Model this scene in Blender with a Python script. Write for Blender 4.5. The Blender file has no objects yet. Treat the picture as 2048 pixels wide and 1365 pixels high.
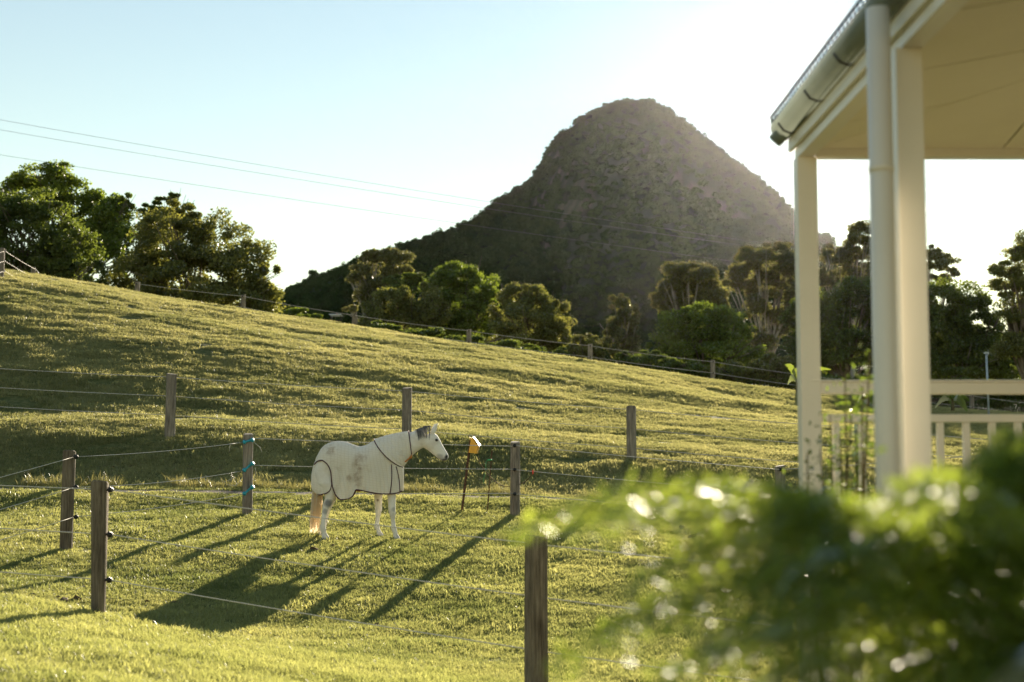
import bpy, bmesh, math, random
import numpy as np
from mathutils import Vector, Matrix
R = math.radians
rng = np.random.default_rng(11)
random.seed(5)
scene = bpy.context.scene
COL = scene.collection

# ------------------------------------------------------------------ camera
F = 2844.0                      # focal length in pixels of the 2048 px wide photo (50 mm)
TP = 0.0835                     # tan(pitch)
PITCH = math.atan(TP)
cam_d = bpy.data.cameras.new('camera'); cam = bpy.data.objects.new('camera', cam_d)
COL.objects.link(cam); scene.camera = cam
cam_d.sensor_width = 36; cam_d.lens = 36 * F / 2048
cam.location = (0, 0, 0); cam.rotation_euler = (math.pi / 2 + PITCH, 0, 0)
cam_d.clip_start = 0.05; cam_d.clip_end = 9000
cam_d.dof.use_dof = True; cam_d.dof.focus_distance = 20.6; cam_d.dof.aperture_fstop = 2.0
cam_d.dof.aperture_blades = 9

# ------------------------------------------------------------------ sky, sun, exposure
SUN_EL, SUN_AZ = R(14.6), R(12.0)      # azimuth: right of +Y
world = bpy.data.worlds.new('World'); scene.world = world; world.use_nodes = True
wn = world.node_tree.nodes; wl = world.node_tree.links
for n in list(wn): wn.remove(n)
wo = wn.new('ShaderNodeOutputWorld'); bg = wn.new('ShaderNodeBackground'); sky = wn.new('ShaderNodeTexSky')
sky.sky_type = 'NISHITA'; sky.sun_disc = False; sky.sun_elevation = SUN_EL; sky.sun_rotation = SUN_AZ
sky.altitude = 2600; sky.air_density = 1.85; sky.dust_density = 0.05; sky.ozone_density = 0.2
bg.inputs[1].default_value = 0.05
wl.new(sky.outputs[0], bg.inputs[0]); wl.new(bg.outputs[0], wo.inputs[0])
sd = bpy.data.lights.new('sun', 'SUN'); so = bpy.data.objects.new('sun', sd); COL.objects.link(so)
sd.energy = 5.0; sd.angle = R(0.53); sd.color = (1.0, 0.86, 0.66)
to_sun = Vector((math.sin(SUN_AZ) * math.cos(SUN_EL), math.cos(SUN_AZ) * math.cos(SUN_EL), math.sin(SUN_EL)))
so.rotation_euler = to_sun.to_track_quat('Z', 'Y').to_euler(); so.location = (20, 60, 40)
vs = scene.view_settings
vs.view_transform = 'Standard'; vs.look = 'None'; vs.gamma = 1; vs.use_curve_mapping = False
vs.exposure = 1.63
cy = scene.cycles
cy.use_denoising = True
try: cy.denoiser = 'OPENIMAGEDENOISE'
except Exception: pass
cy.max_bounces = 6; cy.diffuse_bounces = 3; cy.glossy_bounces = 2; cy.transmission_bounces = 4
cy.volume_bounces = 0; cy.transparent_max_bounces = 4
cy.sample_clamp_indirect = 6; cy.caustics_reflective = False; cy.caustics_refractive = False

# ------------------------------------------------------------------ helpers
def at(px, py, Y):
    """world point on the ray through photo pixel (px, py) at depth Y"""
    a = (px - 1024) / F; b = (682.5 - py) / F
    c, s = math.cos(PITCH), math.sin(PITCH)
    d = Vector((a, c - b * s, s + b * c))
    return d * (Y / d.y)

def tag(o, label=None, cat=None, group=None, kind=None):
    if label: o['label'] = label
    if cat: o['category'] = cat
    if group: o['group'] = group
    if kind: o['kind'] = kind
    return o

def np_mesh(name, V, Fc, nside):
    me = bpy.data.meshes.new(name)
    V = np.ascontiguousarray(V, dtype=np.float32); Fc = np.ascontiguousarray(Fc, dtype=np.int32)
    me.vertices.add(len(V)); me.vertices.foreach_set('co', V.ravel())
    n = len(Fc)
    me.loops.add(n * nside); me.loops.foreach_set('vertex_index', Fc.ravel())
    me.polygons.add(n)
    me.polygons.foreach_set('loop_start', np.arange(0, n * nside, nside, dtype=np.int32))
    me.polygons.foreach_set('loop_total', np.full(n, nside, dtype=np.int32))
    me.update(calc_edges=True)
    return me

def link(name, me, mat=None, parent=None, smooth=False):
    o = bpy.data.objects.new(name, me); COL.objects.link(o)
    if mat is not None and len(me.materials) == 0: me.materials.append(mat)
    if smooth:
        me.polygons.foreach_set('use_smooth', np.ones(len(me.polygons), dtype=bool))
    if parent is not None: adopt(o, parent)
    return o

def origin_of(p):
    v = Vector(p.location)
    if p.parent: v = v + Vector((0, 0, 0)) + (p.matrix_parent_inverse.translation + origin_of(p.parent) if p.type == 'EMPTY' else Vector())
    return v

def adopt(o, parent):
    """parent keeps its own place, the child's geometry is in world coordinates"""
    o.parent = parent
    if parent.get('_loc') is not None:
        o.matrix_parent_inverse = Matrix.Translation(-Vector(parent['_loc']))

def empty(name, loc):
    o = bpy.data.objects.new(name, None); COL.objects.link(o)
    o.location = loc; o['_loc'] = tuple(loc); o.empty_display_size = 0.2
    return o

class MB:
    def __init__(s): s.v = []; s.f = []
    def add(s, v, f):
        b = len(s.v); s.v += [tuple(p) for p in v]; s.f += [tuple(i + b for i in q) for q in f]
    def box(s, c, d, rot=None):
        x, y, z = d[0] / 2, d[1] / 2, d[2] / 2
        pts = [Vector((i * x, j * y, k * z)) for i in (-1, 1) for j in (-1, 1) for k in (-1, 1)]
        if rot is not None: pts = [rot @ p for p in pts]
        pts = [p + Vector(c) for p in pts]
        s.add(pts, [(0, 1, 3, 2), (4, 6, 7, 5), (0, 4, 5, 1), (2, 3, 7, 6), (0, 2, 6, 4), (1, 5, 7, 3)])
    def tube(s, pts, rad, n=8, caps=True, squash=None):
        pts = [Vector(p) for p in pts]; m = len(pts)
        if not hasattr(rad, '__len__'): rad = [rad] * m
        ref = None; rings = []
        for i, p in enumerate(pts):
            t = (pts[min(i + 1, m - 1)] - pts[max(i - 1, 0)])
            if t.length < 1e-9: t = Vector((0, 0, 1))
            t.normalize()
            if ref is None:
                a = Vector((0, 0, 1)) if abs(t.z) < .9 else Vector((1, 0, 0))
                ref = (a - t * a.dot(t)).normalized()
            else:
                ref = (ref - t * ref.dot(t))
                if ref.length < 1e-6: ref = t.orthogonal()
                ref.normalize()
            w = t.cross(ref)
            rings.append([p + (ref * math.cos(k * 2 * math.pi / n) + w * math.sin(k * 2 * math.pi / n)) * rad[i] for k in range(n)])
        v = [q for r in rings for q in r]
        f = [(i * n + k, i * n + (k + 1) % n, (i + 1) * n + (k + 1) % n, (i + 1) * n + k) for i in range(m - 1) for k in range(n)]
        if caps:
            f.append(tuple(range(n))[::-1]); f.append(tuple((m - 1) * n + k for k in range(n)))
        s.add(v, f)
    def loft(s, rings, caps=True):
        n = len(rings[0]); m = len(rings)
        f = [(i * n + k, i * n + (k + 1) % n, (i + 1) * n + (k + 1) % n, (i + 1) * n + k) for i in range(m - 1) for k in range(n)]
        if caps:
            f.append(tuple(range(n))[::-1]); f.append(tuple((m - 1) * n + k for k in range(n)))
        s.add([q for r in rings for q in r], f)
    def prism(s, poly, vec):
        n = len(poly); vec = Vector(vec); a = [Vector(p) for p in poly]; b = [p + vec for p in a]
        s.add(a + b, [tuple(range(n))[::-1], tuple(range(n, 2 * n))] + [(i, (i + 1) % n, n + (i + 1) % n, n + i) for i in range(n)])
    def mesh(s, name):
        me = bpy.data.meshes.new(name); me.from_pydata(s.v, [], s.f); me.update()
        bm = bmesh.new(); bm.from_mesh(me); bmesh.ops.recalc_face_normals(bm, faces=bm.faces); bm.to_mesh(me); bm.free()
        return me
    def build(s, name, mat, parent=None, smooth=False, bevel=0):
        o = link(name, s.mesh(name), mat, parent, smooth)
        if bevel:
            m = o.modifiers.new('bevel', 'BEVEL'); m.width = bevel; m.segments = 2; m.limit_method = 'ANGLE'
        return o

# ---- numpy value noise
def _hash(i, j, s):
    h = (i * 374761393 + j * 668265263 + s * 2147483647) & 0xFFFFFFFF
    h = ((h ^ (h >> 13)) * 1274126177) & 0xFFFFFFFF
    return ((h ^ (h >> 16)) & 0xFFFF) / 65535.0
def vnoise(x, y, s=0):
    x = np.asarray(x, dtype=np.float64); y = np.asarray(y, dtype=np.float64)
    i = np.floor(x).astype(np.int64); j = np.floor(y).astype(np.int64)
    u = x - i; v = y - j; u = u * u * (3 - 2 * u); v = v * v * (3 - 2 * v)
    a = _hash(i, j, s); b = _hash(i + 1, j, s); c = _hash(i, j + 1, s); d = _hash(i + 1, j + 1, s)
    return (a * (1 - u) + b * u) * (1 - v) + (c * (1 - u) + d * u) * v - .5
def fbm(x, y, s=0, o=4):
    t = 0; a = 1.0; f = 1.0
    for k in range(o):
        t = t + a * vnoise(np.asarray(x) * f + 17.3 * k, np.asarray(y) * f - 9.1 * k, s + k); a *= .5; f *= 2.03
    return t

# ------------------------------------------------------------------ materials
def mat_new(name):
    m = bpy.data.materials.new(name); m.use_nodes = True
    nt = m.node_tree
    for n in list(nt.nodes): nt.nodes.remove(n)
    out = nt.nodes.new('ShaderNodeOutputMaterial')
    return m, nt, out
def N(nt, t, **kw):
    n = nt.nodes.new(t)
    for k, v in kw.items(): setattr(n, k, v)
    return n
def ramp(nt, stops, fac=None, interp='LINEAR'):
    r = N(nt, 'ShaderNodeValToRGB'); r.color_ramp.interpolation = interp
    e = r.color_ramp.elements
    while len(e) > 1: e.remove(e[0])
    e[0].position = stops[0][0]; e[0].color = (*stops[0][1], 1)
    for p, c in stops[1:]:
        q = e.new(p); q.color = (*c, 1)
    if fac is not None: nt.links.new(fac, r.inputs[0])
    return r
def noise(nt, scale, detail=4, rough=.55, vec=None, coord='Object'):
    n = N(nt, 'ShaderNodeTexNoise'); n.inputs['Scale'].default_value = scale
    n.inputs['Detail'].default_value = detail; n.inputs['Roughness'].default_value = rough
    if vec is None:
        tc = N(nt, 'ShaderNodeTexCoord'); vec = tc.outputs[coord]
    nt.links.new(vec, n.inputs['Vector'])
    return n
def mapping(nt, scale=(1, 1, 1), coord='Object'):
    tc = N(nt, 'ShaderNodeTexCoord'); m = N(nt, 'ShaderNodeMapping'); m.inputs['Scale'].default_value = scale
    nt.links.new(tc.outputs[coord], m.inputs['Vector']); return m.outputs[0]

def surf(name, c1, c2, scale=4, rough=.8, spec=.3, bump=.0, bscale=None, metal=0, stretch=(1, 1, 1), detail=5, lo=.35, hi=.65):
    m, nt, out = mat_new(name)
    p = N(nt, 'ShaderNodeBsdfPrincipled'); v = mapping(nt, stretch)
    n = noise(nt, scale, detail, .6, v); r = ramp(nt, [(lo, c1), (hi, c2)], n.outputs[0])
    nt.links.new(r.outputs[0], p.inputs['Base Color'])
    p.inputs['Roughness'].default_value = rough; p.inputs['Metallic'].default_value = metal
    p.inputs['Specular IOR Level'].default_value = spec
    if bump:
        b = N(nt, 'ShaderNodeBump'); b.inputs['Strength'].default_value = bump; b.inputs['Distance'].default_value = .02
        n2 = noise(nt, bscale or scale * 4, 4, .6, v); nt.links.new(n2.outputs[0], b.inputs['Height'])
        nt.links.new(b.outputs[0], p.inputs['Normal'])
    nt.links.new(p.outputs[0], out.inputs[0])
    return m

def leafy(name, c_dark, c_light, trans=.45, t_col=None, gloss=.0, grough=.35, patch=.35, rnd='Random', world_scale=None):
    """thin leaves: diffuse + translucent, colour varied per instance and by place"""
    m, nt, out = mat_new(name)
    geo = N(nt, 'ShaderNodeNewGeometry')
    n = noise(nt, patch, 3, .6, geo.outputs['Position'])
    if rnd == 'Random':
        oi = N(nt, 'ShaderNodeObjectInfo'); rv = oi.outputs['Random']
    else:
        rv = geo.outputs['Random Per Island']
    mx = N(nt, 'ShaderNodeMath', operation='MULTIPLY_ADD'); mx.inputs[1].default_value = .45
    nt.links.new(rv, mx.inputs[0])
    sc = N(nt, 'ShaderNodeMath', operation='MULTIPLY_ADD'); sc.inputs[1].default_value = 1.5; sc.inputs[2].default_value = -.48
    nt.links.new(n.outputs[0], sc.inputs[0]); nt.links.new(sc.outputs[0], mx.inputs[2])
    r = ramp(nt, [(0, c_dark), (1, c_light)], mx.outputs[0])
    d = N(nt, 'ShaderNodeBsdfDiffuse'); nt.links.new(r.outputs[0], d.inputs[0])
    t = N(nt, 'ShaderNodeBsdfTranslucent')
    mm = N(nt, 'ShaderNodeMix', data_type='RGBA', blend_type='MULTIPLY'); mm.inputs[0].default_value = 1
    nt.links.new(r.outputs[0], mm.inputs[6]); mm.inputs[7].default_value = (*(t_col or (1.5, 1.4, .7)), 1)
    nt.links.new(mm.outputs[2], t.inputs[0])
    s = N(nt, 'ShaderNodeMixShader'); s.inputs[0].default_value = trans
    nt.links.new(d.outputs[0], s.inputs[1]); nt.links.new(t.outputs[0], s.inputs[2])
    last = s
    if gloss:
        g = N(nt, 'ShaderNodeBsdfGlossy'); g.inputs['Roughness'].default_value = grough; g.inputs[0].default_value = (1, 1, 1, 1)
        fr = N(nt, 'ShaderNodeFresnel'); fr.inputs[0].default_value = 1.45
        fm = N(nt, 'ShaderNodeMath', operation='MULTIPLY'); fm.inputs[1].default_value = gloss; nt.links.new(fr.outputs[0], fm.inputs[0])
        s2 = N(nt, 'ShaderNodeMixShader'); nt.links.new(fm.outputs[0], s2.inputs[0])
        nt.links.new(s.outputs[0], s2.inputs[1]); nt.links.new(g.outputs[0], s2.inputs[2]); last = s2
    nt.links.new(last.outputs[0], out.inputs[0])
    return m

M = {}
# grass
GD, GL = (.115, .15, .055), (.37, .375, .17)
M['lawn'] = leafy('lawn_blade', (.18, .21, .085), (.38, .39, .20), .55, (1.45, 1.38, .8), .05, .4, .9)
M['paddock'] = leafy('paddock_blade', GD, GL, .55, (1.42, 1.32, .9), .05, .4, .55)
M['hillgrass'] = leafy('hill_blade', (.125, .15, .06), (.40, .39, .20), .55, (1.42, 1.3, .95), .05, .4, .3)
M['strawgrass'] = leafy('seeding_grass', (.14, .15, .055), (.32, .30, .13), .5, (1.3, 1.2, .9), .2, .4, .6)
M['bark'] = surf('bark', (.10, .08, .06), (.26, .22, .17), 3, .9, .2, .5, 14, stretch=(1, 1, .25))
M['paintcream'] = surf('cream_paint', (.76, .71, .60), (.82, .77, .66), 1.2, .38, .5, .04, 40)
M['lip'] = surf('dark_blue_grey_metal', (.03, .035, .04), (.05, .06, .07), 3, .75, .15)
M['gutter'] = surf('pale_green_metal_paint', (.15, .175, .145), (.19, .215, .18), 2, .6, .25)
M['soffit'] = surf('cream_ceiling_sheet', (.80, .72, .52), (.86, .78, .58), .9, .55, .4)
M['roofmetal'] = surf('roof_metal', (.30, .32, .33), (.42, .44, .45), 2, .3, .5, metal=.6)
M['dark'] = surf('dark_plastic', (.012, .012, .014), (.03, .03, .03), 20, .5, .4)
M['rope'] = surf('white_fence_rope', (.50, .46, .38), (.68, .63, .54), 60, .6, .4)
M['wire'] = surf('fence_wire', (.40, .38, .34), (.58, .55, .50), 60, .45, .5)
M['cable'] = surf('power_cable', (.11, .12, .12), (.15, .16, .16), 1, .6, .3)
M['teal'] = surf('teal_plastic', (.01, .25, .36), (.02, .33, .44), 30, .4, .5)
M['rust'] = surf('rusty_steel', (.055, .03, .018), (.14, .075, .04), 30, .85, .2, .3)
M['red'] = surf('red_plastic', (.6, .03, .015), (.7, .05, .02), 20, .4, .5)
M['green_plastic'] = surf('green_plastic', (.05, .35, .12), (.08, .45, .16), 20, .4, .5)
M['pole'] = surf('galvanised_pole', (.30, .36, .38), (.42, .48, .50), 10, .4, .5, metal=.3)
M['white'] = surf('white_paint', (.72, .74, .76), (.8, .82, .84), 3, .4, .5)
M['blue'] = surf('blue_paint', (.20, .38, .62), (.26, .44, .68), 3, .4, .5)

def wood_mat(name, ca, cb, cc):
    m, nt, out = mat_new(name); p = N(nt, 'ShaderNodeBsdfPrincipled')
    v = mapping(nt, (1, 1, .06)); n1 = noise(nt, 55, 5, .65, v)
    v2 = mapping(nt, (1, 1, .35)); n2 = noise(nt, 5, 4, .6, v2)
    r1 = ramp(nt, [(.3, ca), (.52, cb), (.75, cc)], n1.outputs[0])
    r2 = ramp(nt, [(.3, (.55, .52, .5)), (.7, (1.1, 1.08, 1.0))], n2.outputs[0])
    mm = N(nt, 'ShaderNodeMix', data_type='RGBA', blend_type='MULTIPLY'); mm.inputs[0].default_value = 1
    nt.links.new(r1.outputs[0], mm.inputs[6]); nt.links.new(r2.outputs[0], mm.inputs[7])
    nt.links.new(mm.outputs[2], p.inputs['Base Color']); p.inputs['Roughness'].default_value = .9
    p.inputs['Specular IOR Level'].default_value = .2
    b = N(nt, 'ShaderNodeBump'); b.inputs['Strength'].default_value = .7; b.inputs['Distance'].default_value = .012
    nt.links.new(n1.outputs[0], b.inputs['Height']); nt.links.new(b.outputs[0], p.inputs['Normal'])
    nt.links.new(p.outputs[0], out.inputs[0]); return m
M['post'] = wood_mat('weathered_post_timber', (.07, .055, .04), (.21, .175, .13), (.34, .29, .22))
M['post_grey'] = wood_mat('silvery_post_timber', (.11, .095, .08), (.29, .26, .22), (.42, .38, .33))

def ground_mat():
    m, nt, out = mat_new('turf_and_soil'); p = N(nt, 'ShaderNodeBsdfPrincipled')
    g = N(nt, 'ShaderNodeNewGeometry')
    n1 = noise(nt, .5, 5, .62, g.outputs['Position']); n2 = noise(nt, 9, 5, .65, g.outputs['Position'])
    a = ramp(nt, [(.3, (.05, .065, .018)), (.55, (.12, .125, .04)), (.75, (.19, .165, .07))], n2.outputs[0])
    s = ramp(nt, [(.3, (.05, .035, .022)), (.7, (.15, .11, .075))], n2.outputs[0])
    k = ramp(nt, [(.68, (0, 0, 0)), (.78, (1, 1, 1))], n1.outputs[0])
    mm = N(nt, 'ShaderNodeMix', data_type='RGBA'); nt.links.new(k.outputs[0], mm.inputs[0])
    nt.links.new(a.outputs[0], mm.inputs[6]); nt.links.new(s.outputs[0], mm.inputs[7])
    nt.links.new(mm.outputs[2], p.inputs['Base Color']); p.inputs['Roughness'].default_value = .95
    p.inputs['Specular IOR Level'].default_value = .1
    b = N(nt, 'ShaderNodeBump'); b.inputs['Strength'].default_value = .6; b.inputs['Distance'].default_value = .03
    nt.links.new(n2.outputs[0], b.inputs['Height']); nt.links.new(b.outputs[0], p.inputs['Normal'])
    nt.links.new(p.outputs[0], out.inputs[0]); return m
M['ground'] = ground_mat()
M['gravel'] = surf('track_gravel', (.11, .09, .065), (.24, .20, .15), 30, .95, .1, .6, 60)

# ------------------------------------------------------------------ terrain
PXC = np.array([-700, 0, 340, 700, 1024, 1263, 1650, 2048, 2800], float)
YK = np.array([-60, 2, 5, 9, 11, 12.9, 14.3, 17, 19, 20.5, 22.5, 24, 24.9, 26.5, 28.1, 31, 36, 42, 48, 54, 58, 66, 80, 105, 200, 500, 1000, 4000], float)
ZT = np.array([
 [-1.5, -1.5, -1.5, -1.5, -1.5, -1.5, -1.5, -1.5, -1.5],
 [-1.45, -1.45, -1.46, -1.48, -1.5, -1.5, -1.5, -1.5, -1.5],
 [-1.4, -1.42, -1.46, -1.52, -1.6, -1.62, -1.6, -1.6, -1.6],
 [-1.3, -1.38, -1.46, -1.58, -1.70, -1.75, -1.75, -1.75, -1.7],
 [-1.2, -1.33, -1.48, -1.66, -1.78, -1.82, -1.8, -1.8, -1.7],
 [-1.1, -1.24, -1.54, -1.73, -1.82, -1.85, -1.82, -1.8, -1.7],
 [-1.35, -1.50, -1.72, -1.77, -1.79, -1.8, -1.78, -1.75, -1.7],
 [-1.25, -1.38, -1.45, -1.50, -1.53, -1.56, -1.6, -1.6, -1.6],
 [-1.05, -1.16, -1.20, -1.25, -1.29, -1.32, -1.38, -1.4, -1.4],
 [-.93, -1.01, -1.05, -1.09, -1.12, -1.15, -1.2, -1.25, -1.25],
 [-.72, -.80, -.82, -.86, -.90, -.95, -1.02, -1.07, -1.07],
 [-.45, -.54, -.56, -.61, -.67, -.74, -.86, -.92, -.95],
 [-.38, -.46, -.48, -.54, -.62, -.72, -.85, -.93, -.95],
 [-.02, -.08, -.11, -.19, -.30, -.42, -.56, -.70, -.78],
 [.50, .42, .37, .25, .10, -.03, -.22, -.42, -.55],
 [1.2, 1.02, .93, .76, .57, .40, .12, -.1, -.35],
 [3.1, 2.62, 2.26, 1.83, 1.40, 1.07, .65, .3, .05],
 [5.2, 4.45, 3.80, 3.06, 2.42, 1.92, 1.2, .75, .45],
 [7.0, 6.02, 5.10, 4.18, 3.38, 2.78, 1.8, 1.25, .9],
 [8.2, 7.10, 6.03, 4.98, 4.18, 3.51, 2.37, 1.71, 1.3],
 [8.5, 7.35, 6.22, 5.12, 4.28, 3.58, 2.4, 1.72, 1.3],
 [8.1, 7.0, 6.1, 5.05, 4.1, 3.4, 2.3, 1.65, 1.3],
 [7.9, 7.2, 6.7, 6.0, 4.7, 3.7, 2.5, 1.9, 1.5],
 [8.0, 7.6, 7.3, 7.0, 5.6, 4.4, 3.0, 2.3, 2.0],
 [6, 6, 6, 6, 5, 4, 3, 2.5, 2],
 [0, 0, 0, 0, 0, 0, 0, 0, 0],
 [-3] * 9, [-6] * 9], float)
def pchip(x, y, q):
    h = np.diff(x); d = np.diff(y, axis=0) / h[:, None]
    m = np.zeros_like(y)
    w1 = 2 * h[1:] + h[:-1]; w2 = h[1:] + 2 * h[:-1]
    with np.errstate(divide='ignore', invalid='ignore'):
        hm = (w1 + w2)[:, None] / (w1[:, None] / d[:-1] + w2[:, None] / d[1:])
    m[1:-1] = np.where(d[:-1] * d[1:] > 0, np.nan_to_num(hm), 0)
    m[0] = d[0]; m[-1] = d[-1]
    i = np.clip(np.searchsorted(x, q) - 1, 0, len(x) - 2)
    t = ((q - x[i]) / h[i])[:, None]; hh = h[i][:, None]
    return ((2 * t**3 - 3 * t**2 + 1) * y[i] + (t**3 - 2 * t**2 + t) * hh * m[i] + (-2 * t**3 + 3 * t**2) * y[i + 1] + (t**3 - t**2) * hh * m[i + 1])
YQ = np.concatenate([np.linspace(-60, 4, 40, endpoint=False), np.linspace(4, 60, 700, endpoint=False), np.linspace(60, 200, 140, endpoint=False), np.linspace(200, 4000, 120)])
UQ = np.linspace(PXC[0], PXC[-1], 240)
LUT = pchip(PXC, pchip(YK, ZT, YQ).T.copy(), UQ).T      # [Y, u]
def height(x, y, rough=True):
    x = np.asarray(x, float); y = np.asarray(y, float)
    yy = np.clip(y, YQ[0], YQ[-1] - 1e-3)
    px = np.clip(1024 + F * x / np.maximum(y, 6.0), PXC[0], PXC[-1] - 1e-3)
    i = np.clip(np.searchsorted(YQ, yy, side='right') - 1, 0, len(YQ) - 2)
    t = (yy - YQ[i]) / (YQ[i + 1] - YQ[i])
    ju = (px - UQ[0]) / (UQ[1] - UQ[0]); j = np.clip(ju.astype(int), 0, len(UQ) - 2); s = ju - j
    z = (LUT[i, j] * (1 - t) + LUT[i + 1, j] * t) * (1 - s) + (LUT[i, j + 1] * (1 - t) + LUT[i + 1, j + 1] * t) * s
    if rough:
        hill = np.clip((y - 27.6) / 2, 0, 1) * np.clip((62 - y) / 8, 0, 1)
        pad = np.clip((y - 12.5) / 2, 0, 1) * np.clip((25 - y) / 2, 0, 1)
        z = z + hill * (.21 * fbm(x / 9 + 3, y / 3.6, 3, 2) + .058 * fbm(x / 1.2, y / .6, 7, 3))
        z = z + pad * (.035 * fbm(x / 1.6, y / 1.2, 21, 3))
        z = z + .02 * fbm(x / .5, y / .4, 31, 2) * np.clip((y - 6) / 6, 0, 1) * np.clip((62 - y) / 8, 0, 1)
    return z
def H(x, y): return float(height(np.array([x]), np.array([y]))[0])

xs = np.concatenate([-np.geomspace(30, 3000, 26)[::-1], np.arange(-29.8, 29.9, .2), np.geomspace(30, 3000, 26)])
ys = np.concatenate([-np.geomspace(4, 60, 8)[::-1], np.arange(-2, 4, 1.0), np.arange(4, 62, .16), np.geomspace(62, 3200, 50)])
GX, GY = np.meshgrid(xs, ys)
GZ = height(GX, GY)
nx, ny = len(xs), len(ys)
idx = np.arange(nx * ny).reshape(ny, nx)
quads = np.stack([idx[:-1, :-1], idx[:-1, 1:], idx[1:, 1:], idx[1:, :-1]], -1).reshape(-1, 4)
gr = link('ground', np_mesh('ground', np.stack([GX, GY, GZ], -1).reshape(-1, 3), quads, 4), M['ground'], smooth=True)
tag(gr, kind='structure')

# gravel track at the foot of the bank
tv, tf = [], []
tx = np.arange(-26, 26.1, .25)
for k, x in enumerate(tx):
    yc = 24.35 + .12 * math.sin(x * .35)
    for j, w in enumerate((-.3, -.1, .08, .25)):
        tv.append((x, yc + w + .06 * float(vnoise(x * 1.3, j * 5.1, 5)), H(x, yc + w) + .012))
for k in range(len(tx) - 1):
    for j in range(3):
        a = k * 4 + j; tf.append((a, a + 4, a + 5, a + 1))
trk = bpy.data.meshes.new('track'); trk.from_pydata(tv, [], tf); trk.update()
tag(link('gravel_track', trk, M['gravel'], smooth=True), kind='structure')

# ------------------------------------------------------------------ instancer for uncountable stuff
def instancer(name, pts, scl, rot, variants, idxs):
    me = bpy.data.meshes.new(name); n = len(pts)
    me.vertices.add(n); me.vertices.foreach_set('co', np.ascontiguousarray(pts, np.float32).ravel())
    a = me.attributes.new('scl', 'FLOAT_VECTOR', 'POINT'); a.data.foreach_set('vector', np.ascontiguousarray(scl, np.float32).ravel())
    a = me.attributes.new('rot', 'FLOAT_VECTOR', 'POINT'); a.data.foreach_set('vector', np.ascontiguousarray(rot, np.float32).ravel())
    a = me.attributes.new('idx', 'INT', 'POINT'); a.data.foreach_set('value', np.ascontiguousarray(idxs, np.int32))
    me.update()
    o = bpy.data.objects.new(name, me); COL.objects.link(o)
    lib = bpy.data.collections.new(name + '_pieces')
    for v in variants: lib.objects.link(v)
    g = bpy.data.node_groups.new(name + '_scatter', 'GeometryNodeTree')
    g.interface.new_socket('Geometry', in_out='INPUT', socket_type='NodeSocketGeometry')
    g.interface.new_socket('Geometry', in_out='OUTPUT', socket_type='NodeSocketGeometry')
    gi = g.nodes.new('NodeGroupInput'); go = g.nodes.new('NodeGroupOutput')
    ip = g.nodes.new('GeometryNodeInstanceOnPoints'); ci = g.nodes.new('GeometryNodeCollectionInfo')
    ci.inputs['Collection'].default_value = lib; ci.inputs['Separate Children'].default_value = True; ci.inputs['Reset Children'].default_value = True
    def na(nm, dt):
        q = g.nodes.new('GeometryNodeInputNamedAttribute'); q.data_type = dt; q.inputs[0].default_value = nm; return q.outputs[0]
    L = g.links.new
    L(gi.outputs[0], ip.inputs['Points']); L(ci.outputs[0], ip.inputs['Instance']); ip.inputs['Pick Instance'].default_value = True
    L(na('idx', 'INT'), ip.inputs['Instance Index'])
    e2r = g.nodes.new('FunctionNodeEulerToRotation'); L(na('rot', 'FLOAT_VECTOR'), e2r.inputs[0]); L(e2r.outputs[0], ip.inputs['Rotation'])
    L(na('scl', 'FLOAT_VECTOR'), ip.inputs['Scale']); L(ip.outputs[0], go.inputs[0])
    md = o.modifiers.new('scatter', 'NODES'); md.node_group = g
    return o

def tuft(name, nb, hmin, hmax, spread, width, lean, mat, seed):
    r = np.random.default_rng(seed); V, T = [], []
    for k in range(nb):
        a = r.uniform(0, 2 * math.pi); q = spread * math.sqrt(r.uniform()); bx, by = q * math.cos(a), q * math.sin(a)
        h = r.uniform(hmin, hmax); la = r.uniform(0, 2 * math.pi); ll = lean * h * r.uniform(.3, 1.3)
        dx, dy = math.cos(la), math.sin(la); fa = r.uniform(0, math.pi); wx, wy = math.cos(fa) * width / 2, math.sin(fa) * width / 2
        b = len(V)
        V += [(bx - wx, by - wy, -.015), (bx + wx, by + wy, -.015),
              (bx + dx * ll * .35 - wx * .8, by + dy * ll * .35 - wy * .8, h * .6), (bx + dx * ll * .35 + wx * .8, by + dy * ll * .35 + wy * .8, h * .6),
              (bx + dx * ll, by + dy * ll, h * .93)]
        T += [(b, b + 1, b + 3), (b, b + 3, b + 2), (b + 2, b + 3, b + 4)]
    me = np_mesh(name, np.array(V), np.array(T), 3); me.materials.append(mat)
    return bpy.data.objects.new(name, me)

def scatter(n, y0, y1, u0, u1, power=1.0):
    """points over the ground between depths y0..y1 and side slopes u0..u1"""
    y = rng.uniform(0, 1, n) ** power * (y1 - y0) + y0
    x = rng.uniform(u0, u1, n) * y
    return x, y
def rots(n, tilt=.15):
    return np.stack([rng.normal(0, tilt, n), rng.normal(0, tilt, n), rng.uniform(0, 6.283, n)], -1)

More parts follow.
